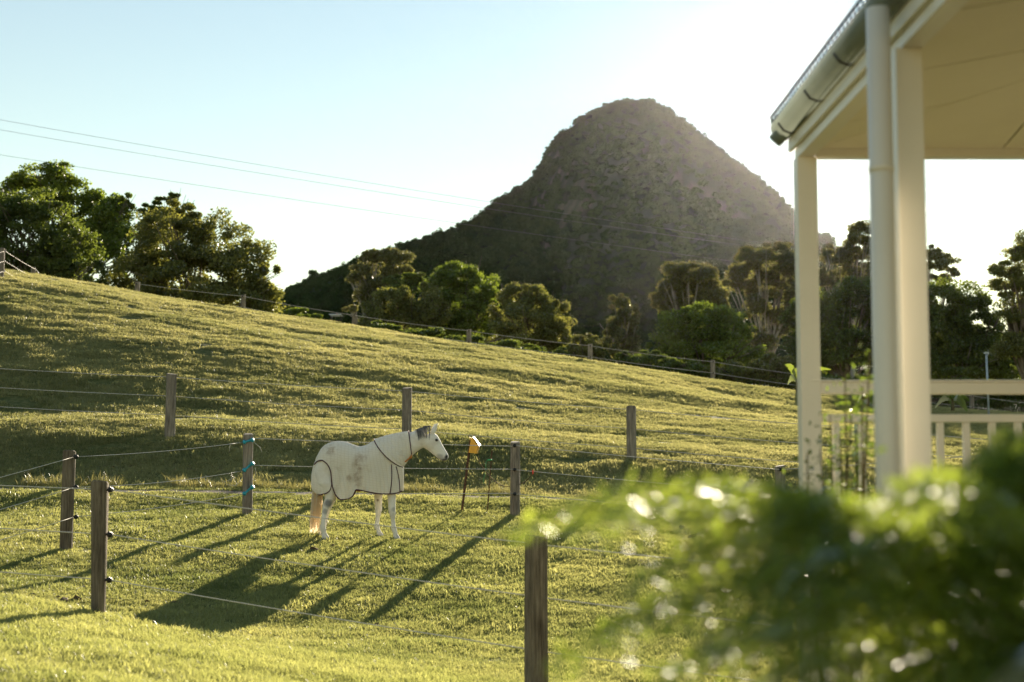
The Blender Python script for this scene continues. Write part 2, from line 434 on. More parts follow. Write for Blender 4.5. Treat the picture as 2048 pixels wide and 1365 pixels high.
def grass_field(name, label, n, y0, y1, u0, u1, variants, smin, smax, keep, power=1.0):
    x, y = scatter(n, y0, y1, u0, u1, power)
    k = keep(x, y); x, y = x[k], y[k]
    z = height(x, y)
    s = rng.uniform(smin, smax, len(x)) * (1 + .7 * fbm(x / .9, y / .6, 44, 3))
    s = np.clip(s, .35 * smin, 2 * smax)
    o = instancer(name, np.stack([x, y, z], -1), np.stack([s, s, s * rng.uniform(.8, 1.25, len(s))], -1), rots(len(s)), variants, rng.integers(0, len(variants), len(s)))
    tag(o, label, 'grass', kind='stuff'); return o
def on_track(x, y): return (np.abs(y - 24.35 - .12 * np.sin(x * .35)) < .17 + .22 * vnoise(x * 1.5, y, 9))
def lawn_edge(x):   # depth where mown lawn gives way to the paddock
    return np.interp(x, [-6, -3.6, -1.2, .5, 8], [13.0, 12.6, 12.0, 11.0, 10.0])
lawn_v = [tuft('lawn_tuft', 16, .025, .055, .06, .006, .6, M['lawn'], s) for s in range(4)]
grass_field('lawn_grass', 'short bright green mown lawn in the near left corner', 75000, 4, 13.6, -.55, .5, lawn_v, .8, 1.3,
            lambda x, y: y < lawn_edge(x) + .3 + .7 * vnoise(x * 1.5, y * 1.5, 3), .6)
pad_v = [tuft('paddock_tuft', 24, .012, .042, .095, .008, .9, M['paddock'], s + 10) for s in range(5)]
grass_field('paddock_grass', 'short grazed paddock grass around the horse', 150000, 10.5, 25.2, -.52, .45, pad_v, .6, 1.2,
            lambda x, y: (y >= lawn_edge(x) - .35 + .5 * vnoise(x * 2, y * 2, 4)) & ~on_track(x, y) & (fbm(x / 1.1, y / .7, 77, 3) < .62), .75)
hill_v = [tuft('hill_tuft', 30, .02, .075, .14, .010, .8, M['hillgrass'], s + 30) for s in range(5)]
grass_field('hill_grass', 'rough sunlit grass covering the sloping hillside', 330000, 24.9, 61, -.48, .45, hill_v, .5, 1.05,
            lambda x, y: (fbm(x / 1.4, y / .9, 55, 3) < .42))
straw_v = [tuft('seed_tuft', 9, .10, .26, .10, .007, .5, M['strawgrass'], s + 60) for s in range(4)]
def weedy(x, y): return ((np.abs(y - 24.9) < .22) & (fbm(x / .8, y, 91, 2) > -.05))
grass_field('seeding_grass', 'tall straw coloured grass along the foot of the bank', 5500, 24.5, 25.3, -.5, .5, straw_v, .4, .95, weedy)

# loose clods of soil on the bank and paddock
M['clod'] = surf('dry_soil', (.10, .065, .04), (.22, .155, .10), 30, .95, .1, .5, 60)
def clod(seed):
    r = np.random.default_rng(seed); bm = bmesh.new(); bmesh.ops.create_icosphere(bm, subdivisions=1, radius=1)
    for v in bm.verts: v.co = v.co * (1 + r.normal() * .22); v.co.z *= .55
    me = bpy.data.meshes.new('clod'); bm.to_mesh(me); bm.free(); me.materials.append(M['clod']); return bpy.data.objects.new('clod', me)
cx_, cy_ = scatter(9000, 14, 28, -.48, .42)
kp = (fbm(cx_ / 1.3, cy_ / .8, 87, 3) > np.where((cy_ > 24.9) & (cy_ < 27.8), .30, .44)); cx_, cy_ = cx_[kp], cy_[kp]
cs_ = rng.uniform(.012, .04, len(cx_)) * np.where(rng.uniform(size=len(cx_)) < .06, 2.0, 1)
tag(instancer('soil_clods', np.stack([cx_, cy_, height(cx_, cy_) + .01], -1), np.stack([cs_ * 1.5, cs_, cs_], -1), rots(len(cs_), .3), [clod(k) for k in range(3)], rng.integers(0, 3, len(cs_))), 'loose brown clods of soil on the bank and paddock', 'soil', kind='stuff')

# ------------------------------------------------------------------ mountain
SIL = np.array([(-300, 760), (200, 700), (430, 640), (565, 572), (620, 545), (700, 515), (760, 492), (830, 467), (900, 440), (960, 412), (1010, 388), (1055, 370), (1072, 352), (1085, 330), (1100, 300), (1120, 275), (1150, 250), (1185, 228), (1220, 212), (1255, 205), (1295, 210), (1335, 236), (1380, 265), (1425, 302), (1480, 337), (1530, 372), (1570, 398), (1590, 425), (1640, 447), (1675, 478), (1750, 535), (1850, 600), (2000, 680), (2300, 770), (2700, 860)], float)
MY = 1000.0
mx_ = (SIL[:, 0] - 1024) / F * MY; mz_ = (920 - SIL[:, 1]) / F * MY * 1.012 - 9
def mheight(x, y):
    h = np.interp(x, mx_, mz_) + 3
    dy = (y - MY)
    peak = np.exp(-((x - 90) / 95) ** 2)
    W = 130 + 1.05 * np.maximum(h, 0) + 50 * (1 - peak)
    W = np.where(dy < 0, W, W * 1.3)
    t = np.clip(np.abs(dy) / W, 0, 1)
    dome = np.clip((1 - t ** 1.9), 0, 1) ** 1.15
    cone = np.clip(1 - t, 0, 1) ** 1.15
    g = dome * (.45 + .3 * peak) + cone * (.55 - .3 * peak)
    z = h * g
    n = fbm(x / 60 + 3, y / 70, 5, 4)
    z = z + n * 26 * np.clip(t * 2.2, 0, 1) * np.clip((1 - t) * 3, 0, 1)
    # rock shelf: a cliff band across the face below the summit
    band = np.clip((h - 150) / 50, 0, 1)
    zz = z + 14 * fbm(x / 45, y / 45, 15, 2)
    z = z + band * 9 * np.tanh((zz - 172) / 7)
    return z - 3
def mount_info(x, y):
    z = mheight(x, y); e = 2.0
    gx = (mheight(x + e, y) - mheight(x - e, y)) / (2 * e); gy = (mheight(x, y + e) - mheight(x, y - e)) / (2 * e)
    sl = np.hypot(gx, gy)
    bare = (sl > 1.5) & (fbm(x / 16, z / 10, 61, 3) > .16) & (z > 120) & (z < 215)
    bare = bare | ((z > 145) & (z < 205) & (fbm(x / 20, z / 9, 63, 3) > .42) & (x > 20) & (y < MY))
    return z, sl, bare
mxs = np.arange(-420, 560, 5.0); mys = np.arange(640, 1330, 5.0)
MX, MYg = np.meshgrid(mxs, mys); MZ = mheight(MX, MYg)
nx, ny = len(mxs), len(mys); idx = np.arange(nx * ny).reshape(ny, nx)
quads = np.stack([idx[:-1, :-1], idx[:-1, 1:], idx[1:, 1:], idx[1:, :-1]], -1).reshape(-1, 4)
def rock_mat():
    m, nt, out = mat_new('mountain_rock'); p = N(nt, 'ShaderNodeBsdfPrincipled'); g = N(nt, 'ShaderNodeNewGeometry')
    mp = N(nt, 'ShaderNodeMapping'); mp.inputs['Scale'].default_value = (1, 1, .35); nt.links.new(g.outputs['Position'], mp.inputs[0])
    n1 = noise(nt, .09, 6, .7, mp.outputs[0])
    r = ramp(nt, [(.3, (.03, .034, .022)), (.5, (.075, .078, .052)), (.72, (.15, .145, .105))], n1.outputs[0])
    at_ = N(nt, 'ShaderNodeAttribute'); at_.attribute_name = 'rock'; mm = N(nt, 'ShaderNodeMix', data_type='RGBA')
    nt.links.new(at_.outputs['Fac'], mm.inputs[0]); mm.inputs[6].default_value = (.018, .036, .013, 1); nt.links.new(r.outputs[0], mm.inputs[7])
    nt.links.new(mm.outputs[2], p.inputs['Base Color']); p.inputs['Roughness'].default_value = .95; p.inputs['Specular IOR Level'].default_value = .1
    b = N(nt, 'ShaderNodeBump'); b.inputs['Strength'].default_value = 1; b.inputs['Distance'].default_value = 2.5
    nt.links.new(n1.outputs[0], b.inputs['Height']); nt.links.new(b.outputs[0], p.inputs['Normal']); nt.links.new(p.outputs[0], out.inputs[0]); return m
mo = link('mountain', np_mesh('mountain', np.stack([MX, MYg, MZ], -1).reshape(-1, 3), quads, 4), rock_mat(), smooth=True)
_, _, rk = mount_info(MX, MYg)
ra = mo.data.attributes.new('rock', 'FLOAT', 'POINT'); ra.data.foreach_set('value', rk.astype(np.float32).ravel())
tag(mo, kind='structure')

M['forest'] = leafy('forest_leaf', (.018, .044, .015), (.056, .098, .032), .35, (1.4, 1.3, .6), 0, .4, .02)
def leaf_cards(C, size, aspect=.6, seed=0, flat=0.0, out=None):
    """rhombic leaf faces at centres C; returns verts, quads"""
    r = np.random.default_rng(seed); n = len(C)
    d = r.normal(size=(n, 3)); d /= np.linalg.norm(d, axis=1)[:, None]
    if out is not None: d = d * .8 + out * .6; d /= np.linalg.norm(d, axis=1)[:, None]
    e = r.normal(size=(n, 3)); e[:, 2] *= (1 - flat); e = e - (e * d).sum(1)[:, None] * d; e /= np.linalg.norm(e, axis=1)[:, None] + 1e-9
    s = (size * r.uniform(.6, 1.35, n))[:, None]
    V = np.stack([C - d * s * .5, C + e * s * aspect * .5, C + d * s * .5, C - e * s * aspect * .5], 1).reshape(-1, 3)
    return V, np.arange(4 * n).reshape(n, 4)
def forest_crown(name, seed, tall):
    r = np.random.default_rng(seed); C = []
    for k in range(9):
        a = r.uniform(0, 6.28); q = r.uniform(0, .62); c = np.array([q * math.cos(a), q * math.sin(a), (.45 + r.uniform(-.1, .45)) * tall])
        d = r.normal(size=(42, 3)); d[:, 2] = np.abs(d[:, 2]) * .9 - .25; d /= np.linalg.norm(d, axis=1)[:, None]
        C.append(c + d * np.array([.42, .42, .30 * tall]) * r.uniform(.7, 1.05, (42, 1)))
    V, Q = leaf_cards(np.concatenate(C), .26, .7, seed)
    me = np_mesh(name, V, Q, 4); me.materials.append(M['forest'])
    return bpy.data.objects.new(name, me)
fv = [forest_crown('forest_crown', 100 + k, t) for k, t in enumerate((1.0, 1.15, .9, 1.3))]
n = 60000
fx = rng.uniform(-400, 540, n); fy = rng.uniform(650, 1120, n)
fz, slope, bare = mount_info(fx, fy)
dens = np.clip(np.sqrt(1 + slope ** 2) / 2.2, 0, 1)
keep = (fy < MY + 25) & (fz > -2) & ~bare & (rng.uniform(size=n) < dens)
fx, fy, fz, slope = fx[keep], fy[keep], fz[keep], slope[keep]
s = rng.uniform(2.4, 4.6, len(fx)) * (1 + .7 * np.clip(fbm(fx / 60, fy / 60, 71, 2), -.5, .6))
big = rng.uniform(size=len(fx)) < .03
s = np.where(fz > 190, s * .72, s); s = np.where(big & (fz < 200), s * 1.6, s)
fo = instancer('forest', np.stack([fx, fy, fz - .2 * s], -1), np.stack([s, s, s * rng.uniform(.8, 1.25, len(s))], -1), rots(len(s), .12), fv, rng.integers(0, 4, len(s)))
tag(fo, 'dense dark green forest covering the domed mountain', 'forest', kind='stuff')

# ------------------------------------------------------------------ trees
M['leaf_dark'] = leafy('leaf_dark_green', (.045, .074, .022), (.15, .195, .06), .5, (1.6, 1.45, .6), .10, .45, .5, rnd='I')
M['leaf_olive'] = leafy('leaf_olive_green', (.068, .09, .028), (.22, .24, .085), .5, (1.5, 1.32, .65), .10, .45, .5, rnd='I')
M['leaf_bright'] = leafy('leaf_mid_green', (.062, .105, .024), (.21, .27, .065), .52, (1.5, 1.4, .55), .10, .45, .5, rnd='I')
M['leaf_gum'] = leafy('leaf_gum', (.072, .09, .038), (.22, .23, .10), .48, (1.5, 1.32, .75), .15, .4, .6, rnd='I')
M['trunk'] = surf('tree_bark', (.07, .055, .04), (.20, .17, .13), 2, .9, .2, .5, 12, stretch=(1, 1, .3))
M['gumbark'] = surf('pale_gum_bark', (.22, .20, .17), (.42, .39, .34), 1.2, .85, .2, .3, 8, stretch=(1, 1, .4))

def make_tree(name, label, cat, Y, base_px, blobs, leafmat, n_leaf=9000, leaf=.22, sub=7, bark='trunk', trunk_r=.22, dens=1.0, group=None, seed=0, depth=1.0, spread=.30, shell=.35):
    """blobs: list of (px, py, rx_px, ry_px[, dY]) crown masses measured in the photo, placed at depth Y"""
    r = np.random.default_rng(seed + 900); s = Y / F
    P0 = at(base_px, 700, Y); gz = H(P0.x, Y); base = Vector((P0.x, Y, gz - .15))
    root = empty(name, base); tag(root, label, cat, group)
    cs, rad, ar = [], [], []
    for b in blobs:
        dy = b[4] if len(b) > 4 else r.uniform(-.5, .5) * b[2] * s
        c = at(b[0], b[1], Y + dy); rx, rz = b[2] * s, b[3] * s
        cs.append(np.array(c)); rad.append(np.array([rx, (rx * .55 + rz * .45) * depth, rz])); ar.append(rx * rz)
    ar = np.array(ar) / sum(ar); C = []
    for c, q, w in zip(cs, rad, ar):
        nl = int(n_leaf * 4.0 * w * dens); ns = max(5, int(sub * (1 + 3 * w)))
        # clumps spread over the outer shell of the mass, leaves gathered round the clumps
        ks = max(6, int(nl / 190))
        d = r.normal(size=(ks, 3)); d /= np.linalg.norm(d, axis=1)[:, None]
        rr = r.uniform(shell, 1.0, (ks, 1)) ** .7
        kc = d * rr
        kr = r.uniform(.5, 1.35, ks) * spread * (min(1.0, 6.0 / math.sqrt(ks)) + .18)
        pick = r.integers(0, ks, nl)
        dd = r.normal(size=(nl, 3)); dd /= np.linalg.norm(dd, axis=1)[:, None]
        off = dd * (r.uniform(0, 1, (nl, 1)) ** .45) * kr[pick][:, None] * np.array([1, 1, .75])
        C.append(c + (kc[pick] + off) * q)
    C = np.concatenate(C)
    V, Q = leaf_cards(C, leaf * .86, .6, seed + 5)
    link('crown', np_mesh('crown', V, Q, 4), leafmat, root)
    mb = MB(); top = sum(cs) / len(cs)
    tp = Vector(top); fork = base.lerp(tp, .45); fork.x = base.x * .7 + tp.x * .3
    mid = base.lerp(fork, .5) + Vector((r.normal() * .12, r.normal() * .12, 0))
    mb.tube([base, mid, fork], [trunk_r * 1.25, trunk_r, trunk_r * .72], 9)
    mb.build('trunk', M[bark], root, True)
    lb = MB()
    for c, q in zip(cs, rad):
        c = Vector(c)
        for k in range(3 if len(cs) < 9 else 2):
            st = base.lerp(fork, r.uniform(.55, 1.0))
            end = c + Vector((r.normal() * q[0] * .4, r.normal() * q[1] * .4, r.uniform(-.1, .6) * q[2]))
            m_ = st.lerp(end, .5) + Vector((r.normal() * .2, r.normal() * .2, -.04 * (end - st).length))
            lb.tube([st, st.lerp(m_, .5), m_, end], [trunk_r * .42, trunk_r * .33, trunk_r * .22, .02], 6)
            for z in range(2):
                e2 = end + Vector((r.normal() * q[0] * .5, r.normal() * q[1] * .5, r.normal() * q[2] * .4))
                lb.tube([m_, m_.lerp(e2, .6) + Vector((0, 0, .1)), e2], [trunk_r * .18, trunk_r * .1, .012], 5)
    lb.build('limbs', M[bark], root, True)
    return root

GL_ = 'trees beyond the left of the hill'
make_tree('broadleaf_tree', 'dark dome-shaped tree at the left edge, in front of the taller tree', 'tree', 72, 70,
    [(40, 470, 110, 85), (150, 500, 55, 75), (-60, 500, 90, 90), (100, 560, 110, 60), (60, 420, 70, 45), (185, 560, 30, 50), (0, 590, 120, 50)], M['leaf_dark'], 15000, .20, seed=1, group=GL_)
make_tree('broadleaf_tree', 'tallest clumpy tree at far left, rising behind the dark dome tree', 'tree', 82, 150,
    [(90, 365, 62, 38), (160, 400, 55, 45), (215, 440, 50, 50), (45, 385, 38, 34), (235, 500, 40, 55), (180, 470, 55, 55), (120, 350, 35, 22), (255, 405, 18, 20), (-20, 420, 50, 50)], M['leaf_bright'], 11000, .22, seed=2, group=GL_, spread=.36)
make_tree('broadleaf_tree', 'small tree top peeking between the two big left hand trees', 'tree', 88, 330,
    [(335, 398, 28, 16), (300, 420, 30, 22), (355, 420, 30, 24), (318, 460, 50, 40)], M['leaf_dark'], 3500, .22, seed=3, group=GL_)
make_tree('broadleaf_tree', 'broad rounded olive tree with a ragged right side above the hill fence', 'tree', 74, 400,
    [(340, 480, 80, 60), (430, 490, 70, 62), (500, 540, 55, 60), (390, 560, 120, 70), (280, 560, 70, 70), (520, 600, 45, 45), (470, 600, 80, 50), (360, 435, 42, 30), (300, 620, 90, 40), (535, 560, 25, 35), (230, 600, 50, 50)], M['leaf_olive'], 19000, .19, seed=4, group=GL_)
make_tree('shrub', 'low dark green shrub just over the hill between the left trees and the tractor', 'shrub', 84, 600,
    [(600, 632, 35, 18), (570, 640, 30, 18), (628, 640, 16, 14)], M['leaf_bright'], 2200, .16, seed=5, trunk_r=.07)
GC_ = 'trees behind the middle of the hill'
make_tree('gum_tree', 'open crowned gum tree with brownish clumps left of the centre trees', 'tree', 112, 742,
    [(742, 525, 28, 20), (770, 508, 24, 16), (800, 530, 28, 24), (725, 550, 26, 18), (705, 560, 14, 14), (760, 560, 30, 25), (815, 545, 14, 14), (735, 590, 22, 28), (700, 620, 14, 10), (760, 610, 25, 35)], M['leaf_gum'], 6500, .27, seed=6, group=GC_, spread=.42, bark='gumbark', trunk_r=.25)
make_tree('broadleaf_tree', 'flat dark green tree top in front of the gum tree', 'tree', 108, 805,
    [(790, 562, 24, 12), (830, 556, 28, 12), (810, 580, 40, 22)], M['leaf_dark'], 3000, .25, seed=7, group=GC_)
make_tree('broadleaf_tree', 'low bushy grey-green tree left of the round sunlit tree', 'tree', 98, 800,
    [(790, 610, 45, 42), (840, 600, 40, 40), (750, 640, 40, 40), (820, 650, 70, 40), (870, 620, 35, 45)], M['leaf_olive'], 8500, .21, seed=8, group=GC_)
make_tree('broadleaf_tree', 'round sunlit green tree, tallest in front of the mountain foot', 'tree', 100, 912,
    [(920, 548, 42, 30), (890, 575, 42, 40), (960, 580, 40, 42), (920, 610, 70, 55), (965, 630, 35, 45), (890, 650, 45, 45), (940, 670, 60, 30)], M['leaf_bright'], 13000, .2, seed=9, group=GC_)
make_tree('broadleaf_tree', 'rounded olive tree to the right of the round sunlit tree', 'tree', 96, 1060,
    [(1030, 590, 35, 32), (1070, 605, 40, 40), (1050, 650, 70, 50), (1105, 640, 38, 42), (1120, 680, 28, 40), (1060, 690, 75, 30), (1010, 640, 30, 50)], M['leaf_olive'], 11000, .2, seed=10, group=GC_)
make_tree('shrub', 'pale leafy shrub at the right end of the centre trees', 'shrub', 86, 1180,
    [(1170, 690, 28, 25), (1195, 705, 22, 24), (1150, 710, 20, 20)], M['leaf_olive'], 2800, .18, seed=11, trunk_r=.08)
GR_ = 'trees behind the right of the hill'
make_tree('gum_tree', 'slender pale gum tree standing alone against the mountain foot', 'tree', 88, 1245,
    [(1240, 605, 20, 18), (1258, 630, 18, 22), (1235, 650, 18, 24), (1268, 660, 14, 20), (1225, 690, 18, 25), (1255, 700, 22, 30), (1218, 665, 12, 12)], M['leaf_gum'], 4200, .2, seed=12, group=GR_, spread=.45, bark='gumbark', trunk_r=.13)
make_tree('gum_tree', 'gum tree with rounded clumpy top left of the tallest gum', 'tree', 104, 1375,
    [(1370, 545, 42, 26), (1345, 570, 28, 26), (1410, 555, 28, 24), (1330, 600, 26, 24), (1420, 590, 35, 30), (1375, 600, 45, 35), (1440, 620, 25, 30)], M['leaf_gum'], 9000, .23, seed=13, group=GR_, spread=.38, bark='gumbark')
make_tree('gum_tree', 'tall gum tree with visible pale limbs beside the left veranda post', 'tree', 100, 1535,
    [(1545, 505, 38, 20), (1500, 520, 30, 24), (1575, 530, 32, 30), (1480, 560, 28, 30), (1530, 570, 40, 32), (1590, 590, 28, 35), (1500, 610, 30, 26), (1560, 640, 40, 30), (1520, 680, 28, 26)], M['leaf_gum'], 9500, .23, seed=14, group=GR_, spread=.40, bark='gumbark', trunk_r=.24)
make_tree('broadleaf_tree', 'low dense dome tree in front of the right hand gums', 'tree', 84, 1410,
    [(1400, 640, 60, 36), (1350, 665, 50, 45), (1450, 660, 55, 45), (1400, 700, 95, 45), (1490, 700, 40, 40), (1325, 700, 30, 35)], M['leaf_bright'], 12000, .18, seed=15, group=GR_)
make_tree('gum_tree', 'sparse gum tree seen between the two veranda posts', 'tree', 92, 1700,
    [(1720, 468, 28, 20), (1700, 500, 25, 22), (1665, 510, 24, 20), (1740, 500, 20, 28), (1690, 540, 24, 28), (1650, 560, 18, 25), (1730, 545, 24, 25), (1780, 500, 26, 30)], M['leaf_gum'], 6000, .2, seed=16, group=GR_, spread=.42, bark='gumbark', trunk_r=.16)
make_tree('broadleaf_tree', 'dark dense tree low down between the veranda posts', 'tree', 78, 1690,
    [(1660, 640, 45, 60), (1720, 610, 45, 65), (1690, 700, 85, 50), (1780, 640, 60, 80), (1620, 690, 50, 55), (1600, 640, 30, 40)], M['leaf_dark'], 13000, .18, seed=17, group=GR_)
make_tree('gum_tree', 'clumped gum top just right of the square veranda post', 'tree', 96, 1850,
    [(1860, 505, 18, 18), (1885, 525, 26, 16), (1905, 540, 14, 14), (1840, 530, 25, 30), (1880, 560, 20, 14)], M['leaf_gum'], 3000, .2, seed=18, group=GR_, spread=.42, bark='gumbark', trunk_r=.15)
make_tree('broadleaf_tree', 'big dark rounded tree behind the right hand railing', 'tree', 74, 1910,
    [(1900, 600, 60, 45), (1950, 640, 55, 60), (1880, 680, 70, 60), (1960, 710, 60, 50), (1840, 650, 50, 70), (1900, 740, 110, 35), (2010, 730, 50, 40)], M['leaf_dark'], 15000, .18, seed=19, group=GR_)
make_tree('pine_tree', 'feathery pine at the right edge of the view', 'tree', 70, 2050,
    [(2035, 500, 30, 25), (2010, 540, 30, 22), (2055, 560, 40, 35), (2000, 580, 25, 20), (2030, 620, 40, 25), (2070, 660, 50, 40), (2020, 690, 35, 30), (2075, 490, 35, 40), (2080, 600, 40, 50)], M['leaf_olive'], 9000, .15, seed=20, group=GR_, spread=.42)
make_tree('shrub', 'grey-green scrub below the tall gum, along the hill fence', 'shrub', 66, 1520,
    [(1480, 745, 40, 25), (1530, 740, 40, 30), (1575, 745, 35, 30), (1430, 748, 30, 18)], M['leaf_olive'], 4500, .15, seed=21, trunk_r=.07)
make_tree('shrub', 'dark scrub along the hill fence below the dome tree', 'shrub', 66, 1330,
    [(1290, 722, 40, 22), (1340, 735, 40, 20), (1385, 742, 35, 18), (1250, 715, 25, 18)], M['leaf_dark'], 4000, .15, seed=22, trunk_r=.07)
make_tree('shrub', 'dark scrub along the hill fence below the centre trees', 'shrub', 70, 860,
    [(760, 662, 45, 18), (840, 672, 55, 20), (930, 685, 55, 18), (1020, 700, 60, 20), (1100, 712, 50, 18)], M['leaf_dark'], 5500, .16, seed=23, trunk_r=.07)
make_tree('shrub', 'dark scrub behind the railing at the right', 'shrub', 62, 1780,
    [(1660, 770, 55, 25), (1740, 775, 50, 25), (1830, 780, 50, 25), (1920, 785, 60, 25), (2010, 790, 60, 28)], M['leaf_dark'], 6500, .15, seed=24, trunk_r=.07)

# ------------------------------------------------------------------ power cables
def sagline(p, q, sag, n=40):
    p, q = Vector(p), Vector(q); out = []
    for i in range(n + 1):
        t = i / n; v = p.lerp(q, t); v.z -= 4 * sag * t * (1 - t); out.append(v)
    return out
for (ya, yb, yc, lab) in ((240, 400, 497, 'uppermost thin power cable crossing the sky'), (260, 414, 507, 'middle thin power cable crossing the sky'), (310, 452, 541, 'lowest thin power cable, passing above the left trees')):
    a, b, c = at(0, ya, 150), at(950, yb, 150), at(1600, yc, 150)
    pts = []
    cof = np.polyfit([a.x, b.x, c.x], [a.z, b.z, c.z], 2)
    for x in np.linspace(-75, 75, 60): pts.append((x, 150, float(np.polyval(cof, x))))
    mb = MB(); mb.tube(pts, .019, 5); tag(mb.build('power_cable', M['cable'], None, True), lab, 'cable', 'power cables')

# ------------------------------------------------------------------ fences
def wood_post(root, x, y, h, r, lean=(0, 0), mat='post', taper=.93, seed=0, zb=None):
    z0 = H(x, y) if zb is None else zb
    rr = np.random.default_rng(seed + 50); mb = MB(); rings = []
    n = 14; ph = rr.uniform(0, 6, 3)
    for i in range(9):
        t = i / 8; rad = r * (1 + (taper - 1) * t); z = z0 - .25 + (h + .25) * t
        ring = []
        for k in range(n):
            a = 2 * math.pi * k / n
            q = rad * (1 + .05 * math.sin(2 * a + ph[0]) + .035 * math.sin(3 * a + ph[1] + t * 2) + .02 * math.sin(5 * a + ph[2] - t * 5))
            ring.append((x + lean[0] * (z - z0) + q * math.cos(a), y + lean[1] * (z - z0) + q * math.sin(a), z + (.012 * math.sin(a * 1 + ph[1]) if i == 8 else 0)))
        rings.append(ring)
    # slightly worn, bevelled top
    rings.insert(-1, [tuple(Vector(p) - Vector((0, 0, .012))) for p in rings[-1]])
    cx, cy_ = x + lean[0] * h, y + lean[1] * h
    rings[-1] = [(cx + (p[0] - cx) * .88, cy_ + (p[1] - cy_) * .88, p[2]) for p in rings[-1]]
    mb.loft(rings); return mb.build('post', M[mat], root, False)

def insulator(post, p, side, s=1.0, mat='dark'):
    mb = MB(); p = Vector(p); side = Vector(side).normalized()
    mb.tube([p - side * .03 * s, p + side * .012 * s], .012 * s, 8)
    mb.tube([p + side * .008 * s, p + side * .02 * s], .028 * s, 10)
    mb.tube([p + side * .026 * s, p + side * .036 * s], .024 * s, 10)
    mb.tube([p + side * .018 * s, p + side * .05 * s], .013 * s, 8)
    return mb.build('insulator', M[mat], post, True)

def wire(root, pts, r, mat='wire', sag=0.0, n=10):
    path = []
    for a, b in zip(pts[:-1], pts[1:]):
        seg = sagline(a, b, sag, n); path += seg if not path else seg[1:]
    mb = MB(); mb.tube(path, r, 6); return mb.build('wire', M[mat], root, True)

def fence(name, label, posts, wires_z, wire_r, wmat, side, mat, rad, seed, sag=.02, group=None, ins=True):
    """posts: (x, y, height above ground); wires_z: heights on each post below its top"""
    p0 = posts[0]; root = empty(name, (p0[0], p0[1], H(p0[0], p0[1]))); tag(root, label, 'fence', group)
    lines = [[] for _ in wires_z]
    for k, p in enumerate(posts):
        x, y, h = p[:3]; z0 = H(x, y)
        lean = p[3] if len(p) > 3 else (0, 0); rr = p[4] if len(p) > 4 else rad; tp = p[5] if len(p) > 5 else .95
        po = wood_post(root, x, y, h, rr, lean, mat, tp, seed + k)
        for j, w in enumerate(wires_z):
            z = z0 + h - w; zz = z - z0
            sp = Vector((x + lean[0] * zz, y + lean[1] * zz, z)) + Vector(side).normalized() * (rr * tp + .022)
            lines[j].append(sp)
            if ins and not (label.startswith('nearest') and k == 2): insulator(po, sp - Vector(side).normalized() * .02, side, 1.0)
    for L_ in lines: wire(root, L_, wire_r, wmat, sag)
    return root

def gp(px, py, Y): v = at(px, py, Y); return v.x, Y
# nearest fence across the lawn edge
xA = at(200, 1100, 12.9).x; zA = H(xA, 12.9); hA = at(200, 963, 12.9).z - zA
xB = at(1073, 1200, 11.0).x; zB = H(xB, 11.0); hB = at(1073, 1072, 11.0).z - zB
dx, dy = xB - xA, 11.0 - 12.9
pL = (xA - dx, 12.9 - dy); pRt = (xB + dx, 11.0 + dy)
zl = H(*pL); zr = H(*pRt)
sN = (.55, -.35, 0)
fence('post_and_wire_fence', 'nearest post and wire fence along the edge of the mown lawn', [
    (pL[0], pL[1], (zA + hA + .12) - zl, (0, 0), .075), (xA, 12.9, hA, (-.012, 0), .062, 1.32), (xB, 11.0, hB, (0, 0), .093, .93), (pRt[0], pRt[1], (zB + hB - .25) - zr, (0, 0), .085)],
    [.075, .475, .88], .0044, 'rope', (1, -.25, 0), 'post', .075, 1, .012)
# side fence: from the left foreground to the corner post, then across behind the horse
xC = at(135, 1000, 19.0).x; zC = H(xC, 19.0); hC = at(135, 902, 19.0).z - zC
xD = at(495, 960, 22.3).x; zD = H(xD, 22.3); hD = at(495, 868, 22.3).z - zD
xE = at(1030, 960, 22.6).x; zE = H(xE, 22.6); hE = at(1030, 884, 22.6).z - zE
xF = at(1560, 960, 22.9).x; zF = H(xF, 22.9); hF = at(1560, 932, 22.9).z - zF
xG = at(2090, 960, 23.2).x
xZ, yZ = xC - 2.1, 15.9
sf = empty('post_and_wire_fence', (xC, 19.0, zC)); tag(sf, 'side paddock fence running back from the left edge to the post with teal handles', 'fence')
pz = wood_post(sf, xZ, yZ, hC + .25, .085, seed=20, mat='post')
pc = wood_post(sf, xC, 19.0, hC, .082, (.006, 0), 'post', .98, 21)
pdp = wood_post(sf, xD, 22.3, hD, .083, (0, 0), 'post_grey', .98, 22)
topZ = H(xZ, yZ) + hC + .25
def teal_handle(post, p, q):
    mb = MB(); p, q = Vector(p), Vector(q)
    mb.tube([p, p.lerp(q, .18), p.lerp(q, .2), p.lerp(q, .82), p.lerp(q, .84), q], [.033, .033, .016, .02, .036, .03], 10)
    return mb.build('gate_handle', M['teal'], post, True)
for j, (py_l, pyc, pyd) in enumerate(((955, 914, 881), (1025, 975, 938), (1090, 1034, 985))):
    c = at(150, pyc, 18.93); d = at(487, pyd + 4, 22.22); L0 = at(-260, py_l + 68, 15.85)
    insulator(pc, c, (1, -.6, 0), 1.1)
    wire(sf, [L0, c], .0042, 'rope', .01)
    wire(sf, [c, d], .0042, 'wire', .03 if j != 1 else .05)
    th = teal_handle(pdp, d, at(507, pyd - 4 + (3 if j == 0 else -8), 22.18))
for (pts) in ([(470, 955), (448, 965), (455, 970), (472, 972), (485, 955)], [(508, 885), (520, 895), (524, 905)], [(510, 935), (512, 945), (507, 960)], [(460, 890), (458, 905)]):
    mb = MB(); mb.tube([at(a, b, 22.2) for a, b in pts], .0035, 5); mb.build('loose_cord', M['rope'], sf, True)
